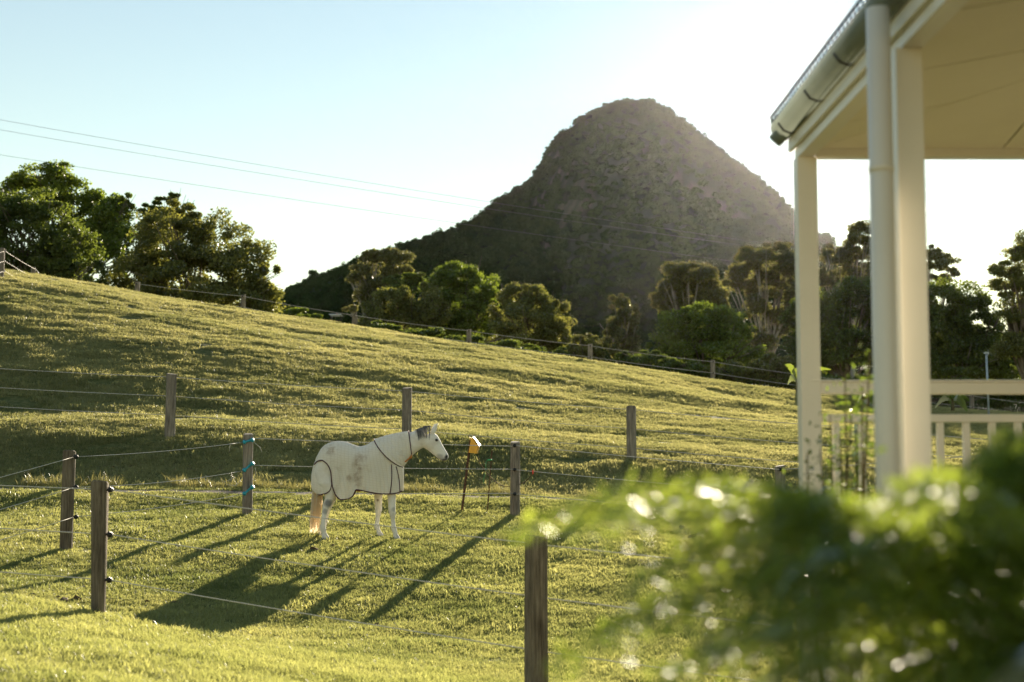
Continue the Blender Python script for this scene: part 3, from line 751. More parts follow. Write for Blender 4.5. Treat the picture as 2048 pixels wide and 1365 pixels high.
fence('post_and_wire_fence', 'paddock fence running across just behind the horse', [
    (xE, 22.6, hE, (0, 0), .084, .97), (xF, 22.9, hF, (0, 0), .085), (xG, 23.2, 1.2, (0, 0), .085)], [.06, .44, .82], .0055, 'wire', (-.05, -1, 0), 'post_grey', .084, 30, .01)
bf = [o for o in COL.objects if o.type == 'EMPTY' and o.get('label', '').startswith('paddock fence running across')][0]
for j, (ya, yb) in enumerate(((877, 893), (931, 939), (985, 987))):
    wire(bf, [at(507, ya, 22.18), at(1030, yb, 22.5)], .0055, 'wire', .012)
# fence on top of the bank
rowB = []
for px, ptop, Y in ((-150, 722, 28.3), (340, 748, 28.3), (813, 776, 28.2), (1263, 813, 28.2), (1720, 850, 28.1), (2200, 890, 28.1)):
    x = at(px, 850, Y).x; rowB.append((x, Y, at(px, ptop, Y).z - H(x, Y), (.01 * math.sin(px), 0), .10, .97))
fence('post_and_wire_fence', 'fence of thick weathered posts along the top of the grassy bank', rowB, [.06, .44, .82], .006, 'wire', (-.02, 1, 0), 'post_grey', .1, 40, .02)
# ridge fence
rowR = []
for px, ptop in ((272, 565), (485, 590), (708, 628), (938, 659), (1180, 689), (1425, 721), (1680, 757), (1940, 789), (2210, 822)):
    Y = 55.0; x = at(px, 700, Y).x; rowR.append((x, Y, at(px, ptop, Y).z - H(x, Y), (.012 * math.sin(px * 3), 0), .095, .97))
fence('post_and_wire_fence', 'distant fence along the crest of the hill', rowR, [.07, .5, .9], .008, 'wire', (0, -1, 0), 'post_grey', .095, 60, .03)
xa, Ya = at(4, 530, 49).x, 49.0
rowL = [(at(-190, 500, 40).x, 40.0, 1.25, (0, 0), .1), (xa, Ya, at(4, 497, Ya).z - H(xa, Ya), (0, 0), .09), (at(66, 545, 53.5).x, 53.5, at(66, 534, 53.5).z - H(at(66, 545, 53.5).x, 53.5), (0, 0), .085), (at(120, 600, 62).x, 62.0, .35, (0, 0), .08)]
fence('post_and_wire_fence', 'short fence going over the crest at the far left edge', rowL, [.1, .45, .8], .006, 'rope', (1, -.3, 0), 'post_grey', .09, 80, .02)

# ------------------------------------------------------------------ fence energiser
ES = 22.95
eb = at(922, 1027, 22.75); ebz = H(eb.x, 22.75)
er = empty('fence_energiser', (eb.x, 22.75, ebz)); tag(er, 'yellow fence energiser box on a leaning rusty steel stake', 'energiser')
mb = MB(); ptop = at(941, 880, 22.9)
mb.box(Vector((eb.x, 22.75, ebz - .1)).lerp(ptop, .5), (.035, .02, (ptop - Vector((eb.x, 22.75, ebz - .1))).length), (ptop - Vector((eb.x, 22.75, ebz - .1))).to_track_quat('Z', 'Y').to_matrix())
mb.build('stake', M['rust'], er)
M['yellow'] = surf('yellow_plastic', (.62, .30, .02), (.72, .38, .03), 8, .45, .4)
def cp(cx, cyy, Y): return at(580 + cx * .2441, 820 + cyy * .2441, Y)
mb = MB(); mb.prism([cp(1462, 352, 22.80), cp(1527, 360, 22.80), cp(1543, 300, 22.80), cp(1497, 228, 22.80), cp(1482, 240, 22.80)], (.02, .16, 0))
mb.build('case', M['yellow'], er, bevel=.006)
mb = MB(); mb.prism([cp(1496, 224, 22.79), cp(1553, 297, 22.79), cp(1556, 294, 22.79), cp(1499, 221, 22.79)], (.02, .18, 0))
mb.build('solar_panel', M['pole'], er)
mb = MB(); mb.prism([cp(1466, 222, 22.82), cp(1490, 234, 22.82), cp(1478, 246, 22.82)], (.01, .02, 0)); mb.build('tab', M['yellow'], er)
mb = MB(); mb.tube([cp(1540, 385, 22.75), cp(1552, 430, 22.74), cp(1590, 490, 22.72), cp(1650, 560, 22.7), cp(1710, 610, 22.66), cp(1760, 628, 22.62), cp(1800, 628, 22.55)], .006, 6); mb.build('lead_wire', M['rust'], er, True)
mb = MB(); mb.tube([cp(1880, 610, 22.53), cp(1920, 595, 22.52), cp(1960, 560, 22.5), cp(1985, 530, 22.5)], .006, 6); mb.build('lead_wire', M['rust'], er, True)
mb = MB(); mb.box(cp(1990, 510, 22.48), (.022, .022, .07)); mb.build('clip', M['red'], er, bevel=.004)
b2 = cp(1612, 850, 22.75); z2 = H(b2.x, 22.75)
r2 = empty('earth_stake', (b2.x, 22.75, z2)); tag(r2, 'thin rusty stake with a green clip beside the energiser', 'stake')
mb = MB(); mb.tube([(b2.x, 22.75, z2 - .1), cp(1655, 335, 22.78)], .009, 6); mb.build('rod', M['rust'], r2)
mb = MB(); mb.tube([cp(1618, 411, 22.75), cp(1657, 410, 22.75)], .011, 7); mb.build('clip', M['green_plastic'], r2, True)
mb = MB(); mb.tube([cp(1618, 411, 22.75), cp(1604, 440, 22.75), cp(1605, 500, 22.75), cp(1585, 570, 22.75), cp(1590, 610, 22.75)], .004, 5); mb.build('cord', M['green_plastic'], r2, True)

# ------------------------------------------------------------------ horse
HY = 20.3; S = .2441 * HY / F
HX0 = at(715, 1078, HY).x; HZ0 = H(HX0, HY)
ROT = Matrix.Rotation(R(5), 4, 'Z')
def hp(cx, cyy, y=0.0):
    """side-view point of the horse (crop pixels) with lateral offset y (minus = towards the camera)"""
    return Vector(((cx - 560) * S, y, (1047 - cyy) * S))
def hmap(v): return (ROT @ Vector(v)) + Vector((HX0, HY, HZ0))
horse = empty('horse', (HX0, HY, HZ0)); tag(horse, 'white horse in a cream cotton rug standing in the paddock facing right', 'horse')
class HB(MB):
    def build(s, name, mat, parent=None, smooth=False, bevel=0):
        s.v = [tuple(hmap(p)) for p in s.v]; return MB.build(s, name, mat, parent, smooth, bevel)

TR = [(212, 450, 545, .06), (235, 380, 600, .16), (280, 316, 625, .215), (340, 284, 620, .25), (400, 274, 612, .265), (460, 280, 612, .265), (520, 300, 625, .275), (580, 313, 640, .285), (640, 298, 645, .285), (700, 268, 638, .27), (760, 252, 622, .25), (820, 268, 596, .225), (870, 335, 565, .19), (906, 425, 535, .12)]
NK = [(770, 420, 170, .18), (810, 385, 158, .17), (850, 352, 140, .15), (910, 312, 116, .125), (970, 282, 96, .105), (1030, 257, 82, .09), (1085, 236, 80, .085), (1118, 226, 72, .08)]
HD = [(1095, 232, 62, .078), (1118, 240, 76, .088), (1145, 262, 77, .09), (1172, 290, 68, .082), (1200, 324, 57, .068), (1226, 354, 50, .056), (1248, 379, 45, .05), (1266, 399, 38, .05), (1279, 411, 24, .038), (1284, 416, 10, .02)]
LEGS = {
 'nh': (-.13, [(300, 470, 85, .10), (310, 540, 100, .115), (322, 610, 90, .11), (345, 680, 60, .085), (338, 730, 42, .058), (318, 775, 38, .05), (302, 820, 27, .041), (292, 870, 21, .034), (286, 920, 20, .033), (282, 960, 24, .036), (284, 985, 26, .038), (294, 1012, 20, .032), (301, 1030, 27, .045), (310, 1066, 36, .055)]),
 'fh': (.13, [(290, 470, 85, .10), (300, 540, 100, .115), (318, 610, 88, .11), (345, 680, 58, .085), (342, 730, 42, .058), (325, 775, 38, .05), (310, 820, 27, .041), (300, 870, 21, .034), (292, 915, 20, .033), (284, 945, 24, .036), (278, 965, 25, .038), (272, 988, 20, .032), (268, 1004, 26, .045), (266, 1036, 34, .055)]),
 'nf': (-.12, [(820, 470, 75, .09), (828, 540, 70, .10), (832, 610, 52, .08), (833, 690, 36, .056), (835, 760, 31, .048), (838, 810, 31, .05), (841, 840, 25, .042), (845, 880, 18, .032), (849, 920, 18, .031), (852, 948, 23, .036), (857, 966, 23, .036), (866, 992, 18, .031), (873, 1010, 25, .043), (883, 1040, 34, .053)]),
 'ff': (.12, [(760, 470, 75, .09), (745, 540, 65, .09), (732, 610, 48, .075), (726, 690, 35, .054), (726, 760, 30, .047), (727, 810, 30, .048), (726, 838, 24, .04), (721, 878, 18, .032), (716, 915, 18, .031), (714, 938, 23, .035), (718, 956, 23, .035), (730, 980, 18, .03), (737, 994, 24, .042), (747, 1022, 32, .052)])}
body = HB(); K = 20
def ell(c, u, a, b, p=2.0):
    """ring: centre c (x,y,z), in-plane axis u (unit, side view), half-depth a, half-width b"""
    out = []
    for k in range(K):
        t = 2 * math.pi * k / K; ct, st = math.cos(t), math.sin(t)
        out.append(Vector(c) + Vector(u) * a * math.copysign(abs(ct) ** (2 / p), ct) + Vector((0, 1, 0)) * b * math.copysign(abs(st) ** (2 / p), st))
    return out
body.loft([ell(hp(c, (t + b) / 2), (0, 0, 1), (b - t) / 2 * S, w, 2.2) for c, t, b, w in TR])
nu = Vector((-.55, 0, .83)); body.loft([ell(hp(c, y), nu, d * S, w) for c, y, d, w in NK])
hu = Vector((.79, 0, .61)); body.loft([ell(hp(c, y), hu, d * S, w, 2.3) for c, y, d, w in HD])
for key, (ly, pts) in LEGS.items():
    # each hoof stands on the ground under it
    lx = hp(*pts[-1][:2]); wpt = hmap((lx.x, ly, 0)); gz = H(wpt.x, wpt.y) - HZ0
    d = gz - lx.z - .004; rings = []
    zt, zb = hp(0, pts[0][1]).z, lx.z
    for c, y, rx, ry in pts:
        q = hp(c, y, ly * (1.0 if y > 600 else .8)); q.z += d * (zt - q.z) / (zt - zb)
        rings.append(ell(q, (1, 0, 0), rx * S, ry))
    body.loft(rings)
for sy in (-1, 1):   # ears
    e0, e1 = hp(1165, 196, sy * .052), hp(1207 - (0 if sy < 0 else 14), 108, sy * .062)
    rings = []
    for t, r1, r2 in ((0, .030, .024), (.25, .036, .024), (.5, .033, .018), (.8, .017, .010), (1, .004, .004)):
        rings.append(ell(e0.lerp(e1, t), (.93, 0, -.37), r1, r2))
    body.loft(rings)
body.v = [tuple(hmap(p)) for p in body.v]; me = body.mesh('body_raw'); tmp = bpy.data.objects.new('tmp', me); COL.objects.link(tmp)
md = tmp.modifiers.new('r', 'REMESH'); md.mode = 'VOXEL'; md.voxel_size = .0125
md2 = tmp.modifiers.new('s', 'SMOOTH'); md2.factor = .5; md2.iterations = 5
dg = bpy.context.evaluated_depsgraph_get(); me2 = bpy.data.meshes.new_from_object(tmp.evaluated_get(dg)); bpy.data.objects.remove(tmp)
def horse_mat():
    m, nt, out = mat_new('white_horse_coat'); p = N(nt, 'ShaderNodeBsdfPrincipled')
    tc = N(nt, 'ShaderNodeTexCoord'); L = nt.links.new
    n = noise(nt, 7, 5, .6, tc.outputs['Object']); base = ramp(nt, [(.3, (.70, .63, .53)), (.6, (.86, .81, .72))], n.outputs[0])
    cur = base.outputs[0]
    def patch(c, rad, col, soft=.5, amt=1.0):
        nonlocal cur
        vm = N(nt, 'ShaderNodeVectorMath', operation='DISTANCE'); L(tc.outputs['Object'], vm.inputs[0]); vm.inputs[1].default_value = c
        n2 = noise(nt, 22, 3, .6, tc.outputs['Object']); ad = N(nt, 'ShaderNodeMath', operation='MULTIPLY_ADD'); L(n2.outputs[0], ad.inputs[0]); ad.inputs[1].default_value = rad * .7; L(vm.outputs['Value'], ad.inputs[2])
        mr = N(nt, 'ShaderNodeMapRange'); L(ad.outputs[0], mr.inputs[0]); mr.inputs[1].default_value = rad * (1.35 - soft * .6); mr.inputs[2].default_value = rad * (1.35 + soft * .6); mr.inputs[3].default_value = amt; mr.inputs[4].default_value = 0
        mm = N(nt, 'ShaderNodeMix', data_type='RGBA'); L(mr.outputs[0], mm.inputs[0]); L(cur, mm.inputs[6]); mm.inputs[7].default_value = (*col, 1); cur = mm.outputs[2]
    for (cx, cyy, y, rad, col, amt) in ((1262, 425, -.02, .050, (.09, .085, .09), .95), (1280, 392, -.04, .030, (.05, .05, .06), .9), (1225, 395, -.05, .05, (.30, .28, .28), .6), (1200, 253, -.08, .026, (.10, .09, .09), .8),
                                   (325, 765, -.17, .055, (.16, .16, .17), .85), (300, 830, -.16, .04, (.28, .27, .27), .7), (722, 745, .08, .018, (.2, .13, .09), .8), (850, 815, -.16, .03, (.35, .33, .31), .6), (1075, 290, -.1, .03, (.5, .40, .30), .5),
                                   (310, 1055, -.13, .045, (.33, .24, .18), .8), (883, 1035, -.12, .04, (.36, .30, .25), .7), (747, 1018, .12, .04, (.33, .27, .22), .7), (266, 1030, .13, .04, (.30, .2, .14), .8)):
        v = hmap(hp(cx, cyy, y)); patch(tuple(v), rad, col, .6, amt)
    L(cur, p.inputs['Base Color']); p.inputs['Roughness'].default_value = .75; p.inputs['Sheen Weight'].default_value = .35; p.inputs['Sheen Roughness'].default_value = .4
    p.inputs['Specular IOR Level'].default_value = .25
    b = N(nt, 'ShaderNodeBump'); b.inputs['Strength'].default_value = .25; b.inputs['Distance'].default_value = .006; n3 = noise(nt, 60, 3, .6, tc.outputs['Object']); L(n3.outputs[0], b.inputs['Height']); L(b.outputs[0], p.inputs['Normal'])
    L(p.outputs[0], out.inputs[0]); return m
M['horse'] = horse_mat()
link('body', me2, M['horse'], horse, True)

# eyes, nostrils
M['eye'] = surf('horse_eye', (.006, .005, .005), (.012, .01, .008), 30, .12, .6)
for sy in (-1, 1):
    mb = HB(); c = hp(1198, 254, sy * .074)
    mb.loft([[c + Vector((.024 * math.cos(a) * math.cos(f), .014 * sy * math.sin(f), .016 * math.sin(a) * math.cos(f))) for a in np.linspace(0, 2 * math.pi, 12, endpoint=False)] for f in (-.3, .2, .7, 1.1, 1.45)])
    mb.build('eye', M['eye'], horse, True)
    mb = HB(); c = hp(1281, 389, sy * .038)
    mb.loft([[c + Vector((.012 * math.cos(a) * math.cos(f), .016 * sy * math.sin(f), .020 * math.sin(a) * math.cos(f))) for a in np.linspace(0, 2 * math.pi, 10, endpoint=False)] for f in (-.3, .3, .9, 1.4)])
    mb.build('nostril', M['eye'], horse, True)

# rug
def rug_mat():
    m, nt, out = mat_new('cream_check_cotton'); L = nt.links.new
    tc = N(nt, 'ShaderNodeTexCoord'); sep = N(nt, 'ShaderNodeSeparateXYZ'); L(tc.outputs['Object'], sep.inputs[0])
    nd = noise(nt, 2.5, 3, .5, tc.outputs['Object'])
    def lines(sock, per):
        ad = N(nt, 'ShaderNodeMath', operation='MULTIPLY_ADD'); L(nd.outputs[0], ad.inputs[0]); ad.inputs[1].default_value = .10; L(sock, ad.inputs[2])
        ml = N(nt, 'ShaderNodeMath', operation='MULTIPLY'); L(ad.outputs[0], ml.inputs[0]); ml.inputs[1].default_value = 1 / per
        fr = N(nt, 'ShaderNodeMath', operation='FRACT'); L(ml.outputs[0], fr.inputs[0])
        c = N(nt, 'ShaderNodeMath', operation='LESS_THAN'); L(fr.outputs[0], c.inputs[0]); c.inputs[1].default_value = .16; return c.outputs[0]
    ax = N(nt, 'ShaderNodeMath', operation='MULTIPLY_ADD'); L(sep.outputs[2], ax.inputs[0]); ax.inputs[1].default_value = .12; L(sep.outputs[0], ax.inputs[2])
    az = N(nt, 'ShaderNodeMath', operation='MULTIPLY_ADD'); L(sep.outputs[0], az.inputs[0]); az.inputs[1].default_value = .15; L(sep.outputs[2], az.inputs[2])
    mxl = N(nt, 'ShaderNodeMath', operation='MAXIMUM'); L(lines(ax.outputs[0], .05), mxl.inputs[0]); L(lines(az.outputs[0], .032), mxl.inputs[1])
    base = N(nt, 'ShaderNodeMix', data_type='RGBA'); L(mxl.outputs[0], base.inputs[0]); base.inputs[6].default_value = (.90, .85, .75, 1); base.inputs[7].default_value = (.83, .77, .66, 1)
    n1 = noise(nt, 5, 6, .7, tc.outputs['Object']); k = ramp(nt, [(.54, (0, 0, 0)), (.80, (.6, .6, .6))], n1.outputs[0])
    cur = N(nt, 'ShaderNodeMix', data_type='RGBA'); L(k.outputs[0], cur.inputs[0]); L(base.outputs[2], cur.inputs[6]); cur.inputs[7].default_value = (.50, .41, .29, 1)
    last = cur.outputs[2]
    n2 = noise(nt, 9, 6, .72, tc.outputs['Object'])
    for (cx, cyy, y, sc_, lo_, hi_, amt) in ((558, 510, -.28, (.085, .5, .26), .38, .62, .75), (345, 330, -.2, (.14, .3, .09), .44, .66, .7), (490, 570, -.28, (.05, .4, .07), .36, .6, .55), (600, 420, -.28, (.10, .5, .16), .48, .70, .5)):
        v = hmap(hp(cx, cyy, y)); sb = N(nt, 'ShaderNodeVectorMath', operation='SUBTRACT'); L(tc.outputs['Object'], sb.inputs[0]); sb.inputs[1].default_value = tuple(v)
        dv = N(nt, 'ShaderNodeVectorMath', operation='DIVIDE'); L(sb.outputs[0], dv.inputs[0]); dv.inputs[1].default_value = sc_
        ln = N(nt, 'ShaderNodeVectorMath', operation='LENGTH'); L(dv.outputs[0], ln.inputs[0])
        fall = N(nt, 'ShaderNodeMapRange'); L(ln.outputs['Value'], fall.inputs[0]); fall.inputs[1].default_value = .55; fall.inputs[2].default_value = 1.15; fall.inputs[3].default_value = amt; fall.inputs[4].default_value = 0
        nm = N(nt, 'ShaderNodeMapRange'); L(n2.outputs[0], nm.inputs[0]); nm.inputs[1].default_value = lo_; nm.inputs[2].default_value = hi_
        ml = N(nt, 'ShaderNodeMath', operation='MULTIPLY'); L(fall.outputs[0], ml.inputs[0]); L(nm.outputs[0], ml.inputs[1])
        mm = N(nt, 'ShaderNodeMix', data_type='RGBA'); L(ml.outputs[0], mm.inputs[0]); L(last, mm.inputs[6]); mm.inputs[7].default_value = (.40, .29, .18, 1); last = mm.outputs[2]
    d = N(nt, 'ShaderNodeBsdfDiffuse'); L(last, d.inputs[0]); d.inputs['Roughness'].default_value = .6
    t = N(nt, 'ShaderNodeBsdfTranslucent'); L(last, t.inputs[0]); s = N(nt, 'ShaderNodeMixShader'); s.inputs[0].default_value = .18
    b = N(nt, 'ShaderNodeBump'); b.inputs['Strength'].default_value = .5; b.inputs['Distance'].default_value = .02
    mp = N(nt, 'ShaderNodeMapping'); mp.inputs['Scale'].default_value = (1, 1, .35); mp.inputs['Rotation'].default_value = (0, .4, 0); L(tc.outputs['Object'], mp.inputs[0])
    n4 = noise(nt, 6, 3, .5, mp.outputs[0]); L(n4.outputs[0], b.inputs['Height']); L(b.outputs[0], d.inputs['Normal'])
    L(d.outputs[0], s.inputs[1]); L(t.outputs[0], s.inputs[2]); L(s.outputs[0], out.inputs[0]); return m
M['rug'] = rug_mat()
M['binding'] = surf('maroon_binding', (.055, .018, .03), (.10, .035, .05), 40, .7, .3)
M['strap'] = surf('orange_strap', (.42, .16, .03), (.55, .22, .05), 30, .6, .3)
tr = np.array(TR, float)
def prof(cx):
    t = np.interp(cx, tr[:, 0], tr[:, 1]) - 8; b = np.interp(cx, tr[:, 0], tr[:, 2]); w = np.interp(cx, tr[:, 0], tr[:, 3]) + .016
    return t, b, w
HEM = np.array([(206, 455), (220, 436), (240, 425), (270, 420), (300, 437), (325, 466), (340, 500), (348, 540), (352, 590), (365, 650), (390, 705), (430, 735), (480, 730), (520, 708), (538, 675), (546, 655), (640, 672), (760, 690), (830, 690), (890, 680), (918, 668)], float)
TOPX = np.array([(206, 445), (215, 410), (235, 366), (260, 322), (300, 288), (340, 272), (400, 262), (460, 268), (520, 290), (575, 305), (620, 295), (680, 262), (740, 240), (780, 246), (820, 275), (860, 345), (900, 430), (918, 470)], float)
def smooth_interp(A, q): return pchip(A[:, 0], A[:, 1:2], np.array([q]))[0, 0]
def rug_y(cx, cyy):
    t = smooth_interp(TOPX, cx); _, b, w = prof(cx); zc = t + (b - t) * .46
    a = zc - t
    if cyy <= zc: return w * math.sqrt(max(0, 1 - ((zc - cyy) / a) ** 2))
    k = (cyy - zc) / 250.
    fold = (.013 * math.sin(cx * .055 + cyy * .012 + 1.1 * math.sin(cx * .013)) + .006 * math.sin(cx * .13 - cyy * .02)) * min(1, .15 + k * 1.6)
    return w * (1 - .10 * k) + fold
cxs = np.unique(np.concatenate([np.linspace(206, 560, 64), np.linspace(560, 918, 50)])); rows = 26
for_r = HB(); rings = []
for cx in cxs:
    t = smooth_interp(TOPX, cx); h = max(smooth_interp(HEM, cx), t + 4); left = []
    for i in range(rows + 1):
        u = i / rows; cyy = t + (h - t) * (u ** 1.6 if u < 1 else 1)
        left.append((cx, cyy, rug_y(cx, cyy)))
    ring = [hp(c, q, -y) for c, q, y in left[::-1]] + [hp(c, q, y) for c, q, y in left[1:]]
    rings.append(ring)
n = len(rings[0]); v = [p for r_ in rings for p in r_]; f = [(i * n + k, i * n + k + 1, (i + 1) * n + k + 1, (i + 1) * n + k) for i in range(len(rings) - 1) for k in range(n - 1)]
for_r.add(v, f); rug = for_r.build('rug', M['rug'], horse, True)
def binding(parent, pts, r=.0085):
    mb = HB(); mb.tube(pts, r, 6); return mb.build('binding', M['binding'], parent, True)
for sy in (-1, 1):
    binding(rug, [hp(cx, smooth_interp(HEM, cx), sy * (rug_y(cx, smooth_interp(HEM, cx)) + .003)) for cx in np.linspace(207, 545, 60)])
    binding(rug, [hp(cx, smooth_interp(HEM, cx), sy * (rug_y(cx, smooth_interp(HEM, cx)) + .003)) for cx in np.linspace(547, 918, 40)])
    for p0, p1 in (((830, 452), (820, 688)), ((868, 470), (900, 676))):
        binding(rug, [hp(p0[0] + (p1[0] - p0[0]) * t + 8 * math.sin(t * 3.1), p0[1] + (p1[1] - p0[1]) * t, sy * (rug_y(p0[0] + (p1[0] - p0[0]) * t + 8 * math.sin(t * 3.1), p0[1] + (p1[1] - p0[1]) * t) + .004)) for t in np.linspace(0, 1, 14)], .007)
# chest panel closing the rug at the front
mb = HB(); rings = []
for cyy in np.linspace(470, 668, 12):
    w = rug_y(917, cyy); rings.append([hp(917 + 16 * math.cos(a), cyy, w * math.sin(a)) for a in np.linspace(-math.pi / 2, math.pi / 2, 13)])
n = 13; mb.add([p for r_ in rings for p in r_], [(i * n + k, i * n + k + 1, (i + 1) * n + k + 1, (i + 1) * n + k) for i in range(11) for k in range(n - 1)])
mb.build('chest_flap', M['rug'], horse, True)
# tail flap
FT = np.array([(428, 262, 209, .085), (440, 300, 204, .13), (470, 328, 196, .175), (500, 343, 188, .20), (560, 350, 180, .225), (600, 351, 180, .23), (640, 346, 184, .225), (665, 335, 192, .22), (682, 315, 205, .21), (692, 285, 222, .20), (696, 262, 238, .19)], float)
mb = HB(); rings = []; edge = []
for cyy in np.linspace(428, 696, 30):
    q = [pchip(FT[:, 0], FT[:, i:i + 1], np.array([cyy]))[0, 0] for i in (1, 2, 3)]
    ring = []
    for a in np.linspace(-math.pi / 2, math.pi / 2, 25):
        ring.append(hp(q[0] + (q[1] - q[0]) * math.cos(a), cyy, (q[2] - .004) * math.sin(a)))
    rings.append(ring); edge.append((ring[0], ring[-1], ring[12]))
n = 25; mb.add([p for r_ in rings for p in r_], [(i * n + k, i * n + k + 1, (i + 1) * n + k + 1, (i + 1) * n + k) for i in range(29) for k in range(n - 1)])
fl = mb.build('tail_flap', M['rug'], horse, True)
binding(fl, [e_[0] for e_ in edge] + [p for p in rings[-1][1:-1]] + [e_[1] for e_ in edge[::-1]])
# neck rug: sleeve round the neck flaring on to the shoulder
mb = HB(); rings = []; NT = ((0, .248), (.12, .240), (.25, .215), (.4, .182), (.55, .155), (.7, .137), (.85, .124), (1, .114))
for t, w in NT:
    tp = np.array([690 + (968 - 690) * t, 250 - 66 * t - 26 * math.sin(math.pi * t) * .35]); bt = np.array([926 + (994 - 926) * t, 474 - (474 - 378) * t])
    c = (tp + bt) / 2; d = (tp - bt); dl = float(np.hypot(*d)); u = Vector((d[0] / dl, 0, -d[1] / dl))
    ring = ell(hp(*c), u, dl / 2 * S + .006, w)
    rings.append([q + Vector((-.6, 0, -.75)) * (S * 38 * (1 - t) ** 2 * abs(math.sin(2 * math.pi * k / K)) ** 1.5) + Vector((0, math.copysign(.032 * (1 - t) * abs(math.sin(2 * math.pi * k / K)), q.y), 0)) for k, q in enumerate(ring)])
# resample with wrinkles
fine = []
for i in range(len(rings) - 1):
    for j in range(5):
        t = j / 5; wr = 1 + .035 * math.sin((i * 5 + j) * 1.15) * (1 if i < 6 else .4)
        c0 = sum((rings[i][k].lerp(rings[i + 1][k], t) for k in range(K)), Vector()) / K
        fine.append([c0 + (rings[i][k].lerp(rings[i + 1][k], t) - c0) * (1 + (wr - 1) * (0.2 + .7 * abs(math.sin(math.pi * 2 * k / K)))) for k in range(K)])
fine.append(rings[-1])
mb.loft(fine, caps=False); nr = mb.build('neck_rug', M['rug'], horse, True)
for ring in (fine[0], fine[-1]):
    binding(nr, ring + [ring[0]], .008)
mb = HB(); mb.tube([hp(935, 430, -.10), hp(950, 425, -.09), hp(975, 405, -.08), hp(992, 385, -.07)], .012, 6); mb.build('strap', M['strap'], nr, True)
mb = HB(); mb.tube([hp(992, 375, -.085), hp(993, 405, -.085)], .009, 6); mb.build('strap', M['strap'], nr, True)
mb = HB(); mb.tube([hp(545, 658, -.24), hp(560, 664, -.12), hp(575, 668, 0), hp(560, 664, .12), hp(545, 658, .24)], .016, 6); mb.build('belly_strap', M['strap'], rug, True)

# hair
def hair_mat(name, c1, c2, tr_):
    m, nt, out = mat_new(name); L = nt.links.new
    g = N(nt, 'ShaderNodeNewGeometry'); r = ramp(nt, [(0, c1), (1, c2)], g.outputs['Random Per Island'])
    d = N(nt, 'ShaderNodeBsdfDiffuse'); t = N(nt, 'ShaderNodeBsdfTranslucent'); L(r.outputs[0], d.inputs[0]); L(r.outputs[0], t.inputs[0])
    s = N(nt, 'ShaderNodeMixShader'); s.inputs[0].default_value = tr_; L(d.outputs[0], s.inputs[1]); L(t.outputs[0], s.inputs[2]); L(s.outputs[0], out.inputs[0]); return m
M['tail'] = hair_mat('blond_tail_hair', (.90, .72, .48), (.98, .90, .74), .72)
M['mane'] = hair_mat('grey_mane_hair', (.10, .10, .105), (.34, .33, .32), .2)
def ribbons(strands, w):
    V, Q = [], []
    for st in strands:
        b = len(V); m = len(st)
        for i, p in enumerate(st):
            t = (st[min(i + 1, m - 1)] - st[max(i - 1, 0)]).normalized(); a = random.uniform(-.6, .6)
            s_ = t.cross(Vector((math.sin(a), -math.cos(a), 0))); s_ = s_.normalized() if s_.length > 1e-6 else Vector((1, 0, 0))
            ww = w * (1 - .75 * i / (m - 1)) / 2; V += [tuple(hmap(p - s_ * ww)), tuple(hmap(p + s_ * ww))]
        for i in range(m - 1): Q.append((b + 2 * i, b + 2 * i + 1, b + 2 * i + 3, b + 2 * i + 2))
    return np_mesh('hair', np.array(V), np.array(Q), 4)
st = []
for k in range(230):
    u, v_ = random.uniform(-1, 1), random.gauss(0, .045)
    top = hp(236 + 44 * u, 660, v_); L_ = random.uniform(.80, 1.0); bx = 213 + 36 * u + random.gauss(0, 4)
    bot = hp(bx, 690 + (1008 - 690) * L_ + random.gauss(0, 6), v_ * 1.1)
    mid = top.lerp(bot, .5) + Vector((random.gauss(0, .004) + .012 * 0, random.gauss(0, .006), 0))
    st.append([top, top.lerp(mid, .5), mid, mid.lerp(bot, .5), bot])
link('tail', ribbons(st, .010), M['tail'], horse)
st = []
for k in range(260):
    c = random.choice([random.gauss(1050, 9), random.gauss(1096, 13), random.gauss(1080, 22)])
    topc = np.interp(c, [1030, 1060, 1090, 1130], [168, 156, 148, 143])
    l = random.uniform(15, 100) ** 1.0 * (1.0 if c < 1115 else .6)
    st.append([hp(c, topc, -.012), hp(c + 4, topc + l * .3, -.062), hp(c + 8 + random.gauss(0, 2), topc + l * .65, -.090), hp(c + 10 + random.gauss(0, 4), topc + l, -.098)])
for k in range(16):
    c = random.uniform(1134, 1142); l = random.uniform(60, 110); st.append([hp(c, 150, -.02), hp(c + 2, 150 + l * .3, -.07), hp(c + 1, 150 + l * .65, -.094), hp(c - 2, 150 + l, -.099)])
link('mane', ribbons(st, .0045), M['mane'], horse)
st = []
for k in range(40):
    c = random.uniform(1085, 1140); st.append([hp(c, 150, random.uniform(-.03, .03)), hp(c + 6, 142 - random.uniform(0, 6), random.uniform(-.03, .03)), hp(c + 14, 140, random.uniform(-.03, .03)), hp(c + 22, 150, random.uniform(-.04, .03))])
link('forelock', ribbons(st, .010), M['mane'], horse)

